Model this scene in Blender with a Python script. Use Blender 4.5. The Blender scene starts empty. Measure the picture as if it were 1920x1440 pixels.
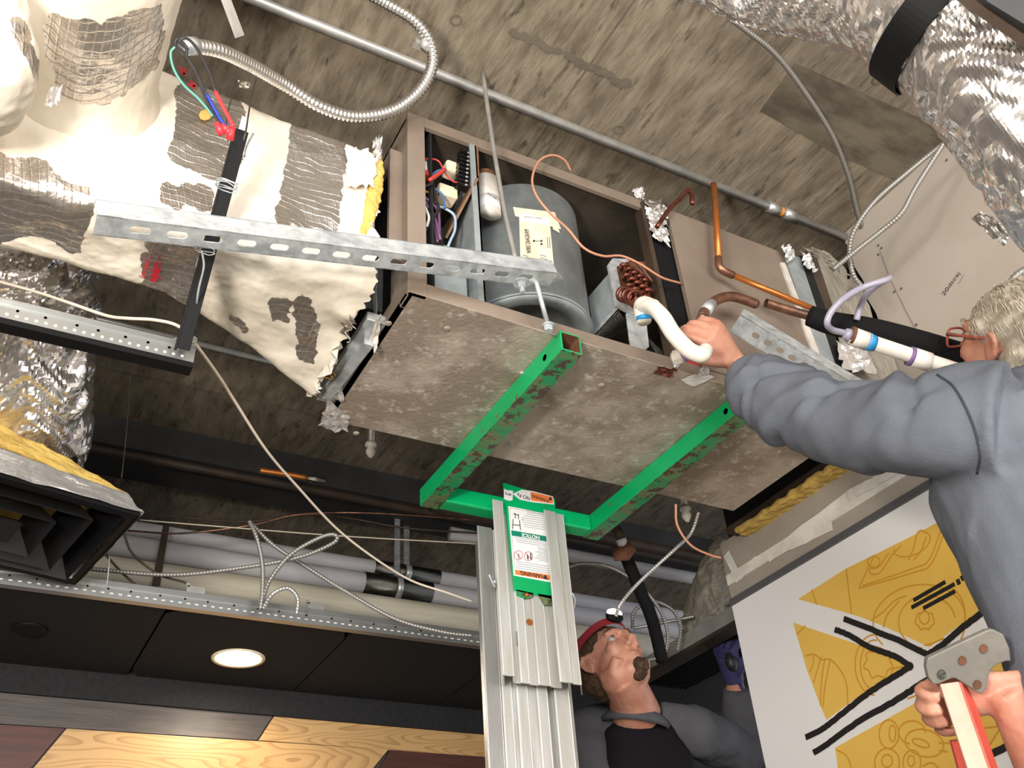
import bpy, bmesh, math, random
import numpy as np
from mathutils import Vector, Matrix, noise
random.seed(4)
SC = bpy.context.scene
COL = SC.collection
# ------------------------------------------------------------------ camera, world, lights, exposure
CY, CP, CR, CF = 0.5411, 0.6220, -0.0795, 1790.8
CAM = np.array([0, 0, 1.0])
FW = np.array([math.cos(CP)*math.sin(CY), math.cos(CP)*math.cos(CY), math.sin(CP)])
_r = np.array([math.cos(CY), -math.sin(CY), 0]); _u = np.cross(_r, FW)
RT = _r*math.cos(CR)+_u*math.sin(CR); UP = -_r*math.sin(CR)+_u*math.cos(CR)
cd = bpy.data.cameras.new('camera'); cam = bpy.data.objects.new('camera', cd); COL.objects.link(cam)
cd.sensor_width = 36; cd.lens = CF*36/1920; cd.clip_start = 0.05
cam.matrix_world = Matrix(((RT[0], UP[0], -FW[0], CAM[0]), (RT[1], UP[1], -FW[1], CAM[1]), (RT[2], UP[2], -FW[2], CAM[2]), (0, 0, 0, 1)))
SC.camera = cam
w = bpy.data.worlds.new('world'); SC.world = w; w.use_nodes = True
w.node_tree.nodes['Background'].inputs[0].default_value = (0.95, 0.96, 1.0, 1)
w.node_tree.nodes['Background'].inputs[1].default_value = 0.9
def area(name, loc, to, size, sy, power, col):
    l = bpy.data.lights.new(name, 'AREA'); l.shape = 'RECTANGLE'; l.size = size; l.size_y = sy; l.energy = power; l.color = col
    o = bpy.data.objects.new(name, l); COL.objects.link(o); o.location = loc
    o.rotation_euler = (Vector(to)-Vector(loc)).to_track_quat('-Z', 'Y').to_euler()
    return o
area('shop_window_light', (-1.7, -2.6, 1.5), (0.7, 1.6, 2.4), 2.6, 1.6, 110, (0.98, 0.97, 0.96))
area('work_light', (-0.55, 0.1, 1.35), (0.35, 1.5, 2.7), 0.25, 0.2, 25, (1.0, 0.92, 0.80))
area('wall_fill_light', (0.9, -2.7, 1.7), (1.9, 1.2, 2.2), 1.6, 1.6, 58, (1.0, 0.95, 0.88))  # added fill that brightens the mural wall, not a lamp of the room
SC.view_settings.view_transform = 'Standard'; SC.view_settings.look = 'None'
SC.view_settings.exposure = 0.68; SC.view_settings.gamma = 1; SC.view_settings.use_curve_mapping = False

# ------------------------------------------------------------------ pixel -> world helpers
def ray(px, py): return FW+RT*((px-960)/CF)-UP*((py-720)/CF)
def on(px, py, ax, v):
    d = ray(px, py); return CAM+d*((v-CAM[ax])/d[ax])
def dep(px, py, d): return CAM+ray(px, py)*d
def projp(p):
    d = np.asarray(p)-CAM; z = d@FW
    return 960+CF*(d@RT)/z, 720-CF*(d@UP)/z
def spline(pts, n=8):
    P = [np.array(p, float) for p in pts]
    P = [2*P[0]-P[1]]+P+[2*P[-1]-P[-2]]
    out = []
    for i in range(1, len(P)-2):
        a, b, c, d = P[i-1:i+3]
        for k in range(n):
            t = k/n
            out.append(0.5*((2*b)+(c-a)*t+(2*a-5*b+4*c-d)*t*t+(3*b-a-3*c+d)*t**3))
    out.append(P[-2]); return out
def resample(path, step):
    P = np.array(path); L = np.concatenate([[0], np.cumsum(np.linalg.norm(np.diff(P, axis=0), axis=1))])
    n = max(2, int(L[-1]/step)+1); s = np.linspace(0, L[-1], n)
    return np.stack([np.interp(s, L, P[:, k]) for k in range(P.shape[1])], 1)

# ------------------------------------------------------------------ mesh builder
class MB:
    def __init__(s): s.v = []; s.f = []; s.mi = []; s.cur = 0
    def add(s, vs, fs):
        b = len(s.v); s.v += [tuple(map(float, q)) for q in vs]
        s.f += [tuple(b+i for i in f) for f in fs]; s.mi += [s.cur]*len(fs); return s
    def box(s, lo, hi, M=None):
        (a, b, c), (d, e, f) = lo, hi
        vs = [Vector(q) for q in ((a,b,c),(d,b,c),(d,e,c),(a,e,c),(a,b,f),(d,b,f),(d,e,f),(a,e,f))]
        if M is not None: vs = [M@q for q in vs]
        return s.add(vs, [(0,3,2,1),(4,5,6,7),(0,1,5,4),(1,2,6,5),(2,3,7,6),(3,0,4,7)])
    def bar(s, p, q, wd, ht, up=(0, 0, 1)):
        p, q, up = Vector(p), Vector(q), Vector(up); d = (q-p); L = d.length; d.normalize()
        x = d.cross(up).normalized(); u = x.cross(d)
        M = Matrix.Translation(p)@Matrix((x, d, u)).transposed().to_4x4()
        return s.box((-wd/2, 0, -ht/2), (wd/2, L, ht/2), M)
    def hexa(s, a, b):
        "two quads a,b (4 pts each) joined"
        return s.add(list(a)+list(b), [(3,2,1,0),(4,5,6,7),(0,1,5,4),(1,2,6,5),(2,3,7,6),(3,0,4,7)])
    def tube(s, pts, r, n=12, cap=True, ell=None, upv=None):
        P = np.array(pts, float); m = len(P)
        r = [r]*m if np.isscalar(r) else list(r)
        if len(r) != m: r = np.interp(np.linspace(0, 1, m), np.linspace(0, 1, len(r)), r)
        T = np.gradient(P, axis=0); T /= np.linalg.norm(T, axis=1)[:, None]+1e-12
        u = np.array(upv, float) if upv is not None else (np.array([0, 0, 1.]) if abs(T[0][2]) < .9 else np.array([1., 0, 0]))
        vs = []
        for i in range(m):
            u = u-T[i]*(u@T[i]); u /= np.linalg.norm(u); w_ = np.cross(T[i], u)
            e = 1 if ell is None else (ell if np.isscalar(ell) else ell[i])
            for k in range(n):
                a = 2*math.pi*k/n; vs.append(P[i]+r[i]*(math.cos(a)*u+math.sin(a)*w_*e))
        fs = [(i*n+k, i*n+(k+1) % n, (i+1)*n+(k+1) % n, (i+1)*n+k) for i in range(m-1) for k in range(n)]
        if cap: fs += [tuple(range(n))[::-1], tuple((m-1)*n+k for k in range(n))]
        return s.add(vs, fs)
    def ribbed(s, pts, r, pitch=.006, amp=.12, n=10):
        P = resample(pts, pitch/4); rr = [r*(1+amp*(1, .55, -1, .55)[i % 4]) for i in range(len(P))]
        return s.tube(P, rr, n)
    def lathe(s, prof, M=None, n=32, closed=False):
        vs = []; m = len(prof)
        for i, (r, z) in enumerate(prof):
            for k in range(n):
                a = 2*math.pi*k/n; vs.append(Vector((r*math.cos(a), r*math.sin(a), z)))
        if M is not None: vs = [M@q for q in vs]
        fs = [(i*n+k, i*n+(k+1) % n, ((i+1) % m)*n+(k+1) % n, ((i+1) % m)*n+k) for i in range(m if closed else m-1) for k in range(n)]
        if not closed:
            if prof[0][0] > 1e-6: fs.append(tuple(range(n))[::-1])
            if prof[-1][0] > 1e-6: fs.append(tuple((m-1)*n+k for k in range(n)))
        return s.add(vs, fs)
    def ellipsoid(s, c, r, M=None, n=16, m=10):
        vs = []; c = Vector(c)
        for i in range(m+1):
            th = math.pi*i/m
            for k in range(n):
                a = 2*math.pi*k/n
                vs.append(c+Vector((r[0]*math.sin(th)*math.cos(a), r[1]*math.sin(th)*math.sin(a), r[2]*math.cos(th))))
        if M is not None: vs = [M@q for q in vs]
        return s.add(vs, [(i*n+k, (i+1)*n+k, (i+1)*n+(k+1) % n, i*n+(k+1) % n) for i in range(m) for k in range(n)])
    def slab(s, poly, off):
        "polygon (list of 3d points) extruded by vector off"
        n = len(poly); a = [np.array(p, float) for p in poly]; b = [p+np.array(off, float) for p in a]
        fs = [tuple(range(n))[::-1], tuple(range(n, 2*n))]+[(i, (i+1) % n, n+(i+1) % n, n+i) for i in range(n)]
        return s.add(a+b, fs)
    def stroke(s, pts, wd, nrm, th=.001):
        "flat ribbon along pts, of width wd, on a plane with normal nrm"
        P = np.array(pts, float); nrm = np.array(nrm, float); T = np.gradient(P, axis=0); T /= np.linalg.norm(T, axis=1)[:, None]+1e-12
        S = np.cross(T, nrm); L = P+S*wd/2; R = P-S*wd/2; m = len(P)
        vs = list(L)+list(R)+list(L+nrm*th)+list(R+nrm*th); fs = []
        for i in range(m-1):
            fs += [(2*m+i, 2*m+i+1, 3*m+i+1, 3*m+i), (i, 2*m+i, 2*m+i+1, i+1)[::-1], (m+i, m+i+1, 3*m+i+1, 3*m+i)[::-1]]
        fs += [(0, m, 3*m, 2*m), (m-1, 2*m-1, 4*m-1, 3*m-1)]
        return s.add(vs, fs)
    def mesh(s, name='m'):
        me = bpy.data.meshes.new(name); me.from_pydata(s.v, [], s.f); me.update(); return me
def obj(name, mb, m, parent=None, smooth=False, bevel=0, sub=0, fixn=True):
    me = mb.mesh(name) if isinstance(mb, MB) else mb
    if isinstance(mb, MB) and fixn:
        b = bmesh.new(); b.from_mesh(me); bmesh.ops.recalc_face_normals(b, faces=b.faces); b.to_mesh(me); b.free()
    ms = m if isinstance(m, (list, tuple)) else [m]
    for q in ms: me.materials.append(q)
    if isinstance(mb, MB) and len(ms) > 1: me.polygons.foreach_set('material_index', mb.mi)
    if smooth: me.polygons.foreach_set('use_smooth', [True]*len(me.polygons))
    o = bpy.data.objects.new(name, me); COL.objects.link(o)
    if parent is not None:
        o.parent = parent; o.matrix_parent_inverse = parent.matrix_world.inverted()
    if bevel:
        b = o.modifiers.new('bevel', 'BEVEL'); b.width = bevel; b.segments = 2; b.limit_method = 'ANGLE'
    if sub:
        b = o.modifiers.new('sub', 'SUBSURF'); b.levels = sub; b.render_levels = sub
    if smooth == 'auto':
        me.polygons.foreach_set('use_smooth', [True]*len(me.polygons))
    return o
def tag(o, label, cat, group=None, kind=None):
    o['label'] = label
    if cat: o['category'] = cat
    if group: o['group'] = group
    if kind: o['kind'] = kind
    return o
def thing(name, label, cat, loc=(0, 0, 0), group=None):
    o = bpy.data.objects.new(name, None); COL.objects.link(o); o.location = loc; o.empty_display_size = .05
    bpy.context.view_layer.update() if False else None
    o.matrix_world = Matrix.Translation(Vector(loc))
    return tag(o, label, cat, group)
def struct(name, mb, m, label=None, **k):
    o = obj(name, mb, m, **k); o['kind'] = 'structure'
    if label: o['label'] = label
    return o
def remesh(mb, vox, smooth=2, it=4):
    me = mb.mesh('tmp'); o = bpy.data.objects.new('tmp', me); COL.objects.link(o)
    m = o.modifiers.new('r', 'REMESH'); m.mode = 'VOXEL'; m.voxel_size = vox
    s = o.modifiers.new('s', 'SMOOTH'); s.factor = .5; s.iterations = it
    dg = bpy.context.evaluated_depsgraph_get(); me2 = bpy.data.meshes.new_from_object(o.evaluated_get(dg))
    bpy.data.objects.remove(o); bpy.data.meshes.remove(me); me2.materials.clear(); return me2
def displace(me, fn):
    n = len(me.vertices); co = np.empty(n*3); me.vertices.foreach_get('co', co); co = co.reshape(-1, 3)
    nn = np.empty(n*3); me.vertices.foreach_get('normal', nn); nn = nn.reshape(-1, 3)
    d = np.array([fn(co[i], nn[i]) for i in range(n)]); co = co+nn*d[:, None]
    me.vertices.foreach_set('co', co.ravel()); me.update()
def N(x, y=0, z=0): return noise.noise(Vector((x, y, z)))
def text(name, s, origin, right, up, h, m, parent, th=.0002, squeeze=1.0, bold=0.0):
    c = bpy.data.curves.new(name, 'FONT'); c.body = s; c.size = h; c.extrude = th; c.align_x = 'CENTER'; c.align_y = 'CENTER'; c.offset = bold
    tmp = bpy.data.objects.new('tmp', c); COL.objects.link(tmp)
    dg = bpy.context.evaluated_depsgraph_get(); me = bpy.data.meshes.new_from_object(tmp.evaluated_get(dg)); bpy.data.objects.remove(tmp)
    r = Vector(right).normalized(); u = Vector(up); u = (u-r*u.dot(r)).normalized(); n = r.cross(u)
    M = Matrix.Translation(Vector(origin))@Matrix((r*squeeze, u, n)).transposed().to_4x4()
    me.transform(M); me.materials.clear(); me.materials.append(m)
    o = bpy.data.objects.new(name, me); COL.objects.link(o)
    if parent is not None: o.parent = parent; o.matrix_parent_inverse = parent.matrix_world.inverted()
    return o

# ------------------------------------------------------------------ materials
def mat(name, col, rough=.6, metal=0, col2=None, ns=8, lo=.4, hi=.6, stretch=(1, 1, 1), bump=0, bs=60, col3=None, ns3=30, lo3=.6, hi3=.68,
        spec=.5, det=6, bstretch=None, coat=0, r2=None, rot=None, vor=0, bdist=.01, trans=0, emit=None):
    m = bpy.data.materials.new(name); m.use_nodes = True; nt = m.node_tree; B = nt.nodes['Principled BSDF']; L = nt.links
    def nd(t, **k):
        q = nt.nodes.new(t)
        for a, b in k.items(): setattr(q, a, b)
        return q
    B.inputs['Base Color'].default_value = (*col, 1); B.inputs['Roughness'].default_value = rough; B.inputs['Metallic'].default_value = metal
    B.inputs['Specular IOR Level'].default_value = spec; B.inputs['Coat Weight'].default_value = coat; B.inputs['Transmission Weight'].default_value = trans
    if emit: B.inputs['Emission Color'].default_value = (*emit[0], 1); B.inputs['Emission Strength'].default_value = emit[1]
    tc = nd('ShaderNodeTexCoord')
    def mapping(st):
        q = nd('ShaderNodeMapping'); q.inputs['Scale'].default_value = st
        if rot: q.inputs['Rotation'].default_value = rot
        L.new(tc.outputs['Object'], q.inputs[0]); return q
    def nz(sc, st, d=det):
        q = nd('ShaderNodeTexNoise'); q.inputs['Scale'].default_value = sc; q.inputs['Detail'].default_value = d; q.inputs['Roughness'].default_value = .62
        L.new(mapping(st).outputs[0], q.inputs['Vector']); return q
    last = None
    def mixin(c_prev, c_new, sc, a, b, st):
        q = nz(sc, st); rp = nd('ShaderNodeMapRange'); rp.inputs['From Min'].default_value = a; rp.inputs['From Max'].default_value = b
        L.new(q.outputs['Fac'], rp.inputs['Value']); mx = nd('ShaderNodeMix', data_type='RGBA')
        L.new(rp.outputs[0], mx.inputs['Factor'])
        if isinstance(c_prev, tuple): mx.inputs['A'].default_value = (*c_prev, 1)
        else: L.new(c_prev, mx.inputs['A'])
        mx.inputs['B'].default_value = (*c_new, 1); return mx.outputs['Result'], rp
    c = tuple(col)
    if col2: c, rp = mixin(c, col2, ns, lo, hi, stretch)
    if col2 and r2 is not None:
        mr = nd('ShaderNodeMapRange'); mr.inputs['To Min'].default_value = rough; mr.inputs['To Max'].default_value = r2
        L.new(rp.outputs[0], mr.inputs['Value']); L.new(mr.outputs[0], B.inputs['Roughness'])
    if col3: c, _ = mixin(c, col3, ns3, lo3, hi3, stretch)
    if not isinstance(c, tuple): L.new(c, B.inputs['Base Color'])
    if bump:
        bp = nd('ShaderNodeBump'); bp.inputs['Strength'].default_value = bump; bp.inputs['Distance'].default_value = bdist
        if vor:
            q = nd('ShaderNodeTexVoronoi'); q.inputs['Scale'].default_value = bs; q.feature = 'F1'
            wn = nz(bs*.25, bstretch or (1, 1, 1)); mm = nd('ShaderNodeMix', data_type='RGBA'); mm.inputs['Factor'].default_value = .25
            L.new(mapping(bstretch or (1, 1, 1)).outputs[0], mm.inputs['A']); L.new(wn.outputs['Color'], mm.inputs['B'])
            L.new(mm.outputs['Result'], q.inputs['Vector']); L.new(q.outputs['Distance'], bp.inputs['Height'])
        else:
            q = nz(bs, bstretch or (1, 1, 1)); L.new(q.outputs['Fac'], bp.inputs['Height'])
        L.new(bp.outputs[0], B.inputs['Normal'])
    return m
M = {}
M['concrete'] = mat('concrete', (.155, .125, .088), .85, col2=(.310, .260, .190), ns=4.2, lo=.36, hi=.64, stretch=(6, 1.6, 1), col3=(.075, .062, .044), ns3=7, lo3=.57, hi3=.70, det=9, bump=.5, bs=9, bstretch=(9, 1.2, 1))
M['stain'] = mat('stain', (.12, .10, .075), .85, col2=(.16, .135, .10), ns=8, bump=.3, bs=30)
M['dark'] = mat('dark', (.018, .018, .019), .8, col2=(.03, .028, .027), ns=3)
M['beam'] = mat('beam', (.05, .05, .052), .7, col2=(.03, .03, .032), ns=3)
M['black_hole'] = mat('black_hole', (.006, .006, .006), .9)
M['floor'] = mat('floor', (.36, .32, .28), .5, col2=(.28, .25, .21), ns=3)
M['drywall'] = mat('drywall', (.46, .40, .34), .85, col2=(.42, .36, .30), ns=3, bump=.08, bs=120)
M['gyp'] = mat('gyp', (.40, .36, .31), .85, col2=(.36, .32, .27), ns=4, bump=.05, bs=120)
M['plaster'] = mat('plaster', (.88, .85, .80), .8, col2=(.70, .67, .6), ns=9, bump=.15, bs=40)
M['white_print'] = mat('white_print', (.88, .87, .88), .55)
M['yellow_print'] = mat('yellow_print', (.86, .55, .11), .55, col2=(.80, .50, .09), ns=2)
M['line_print'] = mat('line_print', (.68, .33, .035), .55)
M['black_print'] = mat('black_print', (.012, .010, .010), .6)
M['trim'] = mat('trim', (.10, .10, .105), .5)
M['taupe'] = mat('taupe', (.245, .195, .155), .55, col2=(.20, .155, .12), ns=5, bump=.05, bs=90)
M['dusty'] = mat('dusty', (.27, .215, .17), .72, col2=(.43, .365, .305), ns=5, lo=.44, hi=.56, col3=(.60, .55, .49), ns3=38, lo3=.55, hi3=.72, bump=.35, bs=80, det=11)
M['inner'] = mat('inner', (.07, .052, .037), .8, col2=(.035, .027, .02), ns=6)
M['galv'] = mat('galv', (.40, .43, .45), .45, .5, col2=(.72, .76, .79), ns=24, lo=.38, hi=.62, bump=.06, bs=80, r2=.32, stretch=(1, 1, 1.5))
M['galv_dull'] = mat('galv_dull', (.30, .335, .345), .5, .3, col2=(.40, .44, .45), ns=14, col3=(.55, .56, .54), ns3=20, lo3=.64, hi3=.72)
M['zinc'] = mat('zinc', (.58, .58, .56), .35, .65, col2=(.46, .46, .44), ns=14)
M['channel'] = mat('channel', (.40, .41, .41), .35, .8)
M['cable_gray'] = mat('cable_gray', (.30, .29, .27), .42, .5)
M['flexmetal'] = mat('flexmetal', (.70, .69, .67), .24, .95)
M['alu'] = mat('alu', (.56, .56, .55), .38, .8, col2=(.48, .48, .47), ns=5, stretch=(8, 8, 1), bump=.05, bs=50, bstretch=(20, 20, 1))
M['alu_white'] = mat('alu_white', (.68, .68, .66), .42, .55, col2=(.58, .57, .53), ns=5, stretch=(8, 8, 1))
M['green'] = mat('green', (.0, .36, .11), .34, col2=(.0, .42, .14), ns=5, col3=(.16, .10, .05), ns3=22, lo3=.66, hi3=.69, bump=.1, bs=30, coat=.2)
M['green_worn'] = mat('green_worn', (.012, .27, .09), .5, col2=(.14, .17, .075), ns=16, lo=.45, hi=.58, col3=(.07, .042, .028), ns3=34, lo3=.52, hi3=.57, bump=.4, bs=40)
M['rust'] = mat('rust', (.16, .065, .03), .8, col2=(.10, .04, .02), ns=30)
M['foil'] = mat('foil', (.80, .79, .78), .15, .9, col2=(.64, .60, .58), ns=5, bump=.18, bs=14, bdist=.012, r2=.27)
M['foil_dull'] = mat('foil_dull', (.56, .55, .53), .30, 1, col2=(.36, .32, .28), ns=7, bump=.35, bs=70, bstretch=(1, 1, 2))
M['foil_tape'] = mat('foil_tape', (.88, .87, .86), .2, .75, bump=.5, bs=30, bdist=.012)
M['fiberglass'] = mat('fiberglass', (.72, .50, .14), .95, col2=(.58, .38, .09), ns=14, bump=.8, bs=50)
M['black_metal'] = mat('black_metal', (.006, .006, .007), .55, spec=.15)
M['black_gloss'] = mat('black_gloss', (.008, .008, .009), .25)
M['tile'] = mat('tile', (.016, .016, .017), .8, spec=.2, col2=(.021, .021, .022), ns=60, bump=.1, bs=200)
M['wood_dark'] = mat('wood_dark', (.045, .037, .034), .5, col2=(.075, .060, .052), ns=4, stretch=(1, 6, 14), bump=.1, bs=20, bstretch=(1, 6, 14))
M['wood_red'] = mat('wood_red', (.085, .026, .016), .5, col2=(.055, .018, .012), ns=4, stretch=(1, 6, 14))
M['copper'] = mat('copper', (.60, .25, .12), .30, .9, col2=(.30, .13, .07), ns=18, lo=.45, hi=.62)
M['copper_old'] = mat('copper_old', (.38, .19, .12), .4, .85, col2=(.16, .09, .07), ns=22, col3=(.42, .46, .42), ns3=35, lo3=.64, hi3=.68)
M['copper_bright'] = mat('copper_bright', (.62, .21, .05), .35, .7, col2=(.5, .17, .04), ns=20)
M['copper_dark'] = mat('copper_dark', (.15, .045, .03), .38, .8, col2=(.28, .09, .06), ns=25)
M['pvc'] = mat('pvc', (.86, .82, .76), .4, col2=(.78, .73, .64), ns=9)
M['purple'] = mat('purple', (.22, .13, .30), .5)
M['blue_primer'] = mat('blue_primer', (.02, .28, .62), .45)
M['rubber'] = mat('rubber', (.009, .009, .010), .8, spec=.15, bump=.3, bs=120)
M['vinyl'] = mat('vinyl', (.42, .40, .50), .2, col2=(.34, .32, .42), ns=8, coat=.4)
M['wire_orange'] = mat('wire_orange', (.58, .27, .17), .5)
M['cord'] = mat('cord', (.62, .54, .44), .7)
M['paper'] = mat('paper', (.75, .62, .42), .8, col2=(.82, .73, .55), ns=9)
M['paper_white'] = mat('paper_white', (.80, .80, .80), .5)
M['ink'] = mat('ink', (.03, .03, .03), .6)
M['ink_gray'] = mat('ink_gray', (.22, .22, .24), .6)
M['orange_lab'] = mat('orange_lab', (.86, .22, .05), .5)
M['green_lab'] = mat('green_lab', (.0, .21, .13), .5)
M['red_ink'] = mat('red_ink', (.50, .015, .03), .5)
M['white_paint'] = mat('white_paint', (.74, .70, .64), .5, col2=(.6, .56, .5), ns=20)
M['pipe_gray'] = mat('pipe_gray', (.70, .69, .72), .5, col2=(.58, .57, .60), ns=3, stretch=(.6, 6, 6))
M['pipe_cream'] = mat('pipe_cream', (.86, .80, .66), .6, col2=(.70, .64, .50), ns=3, stretch=(.6, 6, 6))
M['clamp_steel'] = mat('clamp_steel', (.22, .22, .20), .25, 1, bump=.3, bs=90, bstretch=(1, 3, 3))
M['brown_metal'] = mat('brown_metal', (.07, .045, .03), .6, col2=(.04, .027, .02), ns=6)
M['sweat'] = mat('sweat', (.135, .148, .178), .95, col2=(.165, .18, .215), ns=4, bump=.25, bs=260, spec=.15)
M['sweat_dark'] = mat('sweat_dark', (.05, .06, .078), .95, col2=(.06, .07, .09), ns=4, bump=.2, bs=260, spec=.1)
M['black_shirt'] = mat('black_shirt', (.012, .010, .013), .95, bump=.2, bs=200, spec=.1)
M['gray_sleeve'] = mat('gray_sleeve', (.085, .083, .092), .95, col2=(.10, .10, .11), ns=8, bump=.2, bs=200, spec=.1)
M['skin'] = mat('skin', (.52, .245, .165), .5, col2=(.60, .31, .215), ns=14, col3=(.42, .16, .11), ns3=32, lo3=.62, hi3=.75, bump=.15, bs=110)
M['skin_red'] = mat('skin_red', (.50, .215, .145), .5, col2=(.58, .29, .20), ns=16, col3=(.42, .15, .10), ns3=24, lo3=.60, hi3=.72, bump=.15, bs=110)
M['skin_red'].node_tree.nodes['Principled BSDF'].inputs['Subsurface Weight'].default_value = .08
M['hair_white'] = mat('hair_white', (.62, .56, .47), .6, col2=(.40, .35, .28), ns=20, stretch=(1, 1, 3))
M['hair_brown'] = mat('hair_brown', (.05, .03, .018), .8, col2=(.11, .065, .04), ns=90, bump=.5, bs=200, spec=.2)
M['eye'] = mat('eye', (.42, .36, .33), .3)
M['iris'] = mat('iris', (.03, .035, .035), .2)
M['glove'] = mat('glove', (.035, .035, .115), .65, bump=.3, bs=90)
M['glove_black'] = mat('glove_black', (.015, .015, .018), .45)
M['glasses'] = mat('glasses', (.42, .10, .07), .2, coat=.5)
M['strap_red'] = mat('strap_red', (.30, .02, .03), .7)
M['lamp'] = mat('lamp', (1, 1, 1), .4, emit=((1, .93, .90), 14))
M['downlight'] = mat('downlight', (1, 1, 1), .4, emit=((1, .86, .68), 7))
M['cast'] = mat('cast', (.20, .19, .165), .6, .3, col2=(.25, .235, .205), ns=9, bump=.12, bs=60)
M['ladder_orange'] = mat('ladder_orange', (.72, .10, .06), .6, col2=(.60, .08, .05), ns=40, stretch=(1, 1, .3))
M['ladder_edge'] = mat('ladder_edge', (.62, .42, .32), .6, col2=(.52, .33, .25), ns=20, stretch=(1, 1, .3))
M['denim'] = mat('denim', (.04, .05, .09), .9)
M['boot'] = mat('boot', (.07, .04, .02), .7)
M['pcb'] = mat('pcb', (.22, .12, .06), .6, col2=(.15, .08, .04), ns=30)
for nm, c in dict(w_red=(.5, .05, .04), w_blue=(.08, .16, .32), w_lblue=(.34, .44, .56), w_white=(.6, .58, .55), w_purple=(.13, .06, .13), w_black=(.02, .018, .02), w_orange=(.6, .25, .05), w_green=(.10, .30, .24), w_dblue=(.02, .04, .30), w_bred=(.75, .03, .04)).items():
    M[nm] = mat(nm, c, .4)
# pale wood with growth rings
def woodmat():
    m = mat('wood_pale', (.56, .36, .16), .45); nt = m.node_tree; B = nt.nodes['Principled BSDF']; L = nt.links
    tc = nt.nodes.new('ShaderNodeTexCoord'); mp = nt.nodes.new('ShaderNodeMapping'); mp.inputs['Scale'].default_value = (1.1, 1, 7)
    nz = nt.nodes.new('ShaderNodeTexNoise'); nz.inputs['Scale'].default_value = 1.6; nz.inputs['Detail'].default_value = 1.5
    L.new(tc.outputs['Object'], mp.inputs[0]); L.new(mp.outputs[0], nz.inputs['Vector'])
    ml = nt.nodes.new('ShaderNodeMath'); ml.operation = 'MULTIPLY'; ml.inputs[1].default_value = 17; L.new(nz.outputs['Fac'], ml.inputs[0])
    fr = nt.nodes.new('ShaderNodeMath'); fr.operation = 'FRACT'; L.new(ml.outputs[0], fr.inputs[0])
    rp = nt.nodes.new('ShaderNodeValToRGB'); rp.color_ramp.elements[0].color = (.50, .31, .13, 1); rp.color_ramp.elements[0].position = .5
    rp.color_ramp.elements[1].color = (.36, .20, .075, 1); rp.color_ramp.elements[1].position = .95
    L.new(fr.outputs[0], rp.inputs[0]); L.new(rp.outputs[0], B.inputs['Base Color']); return m
M['wood_pale'] = woodmat()
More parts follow.
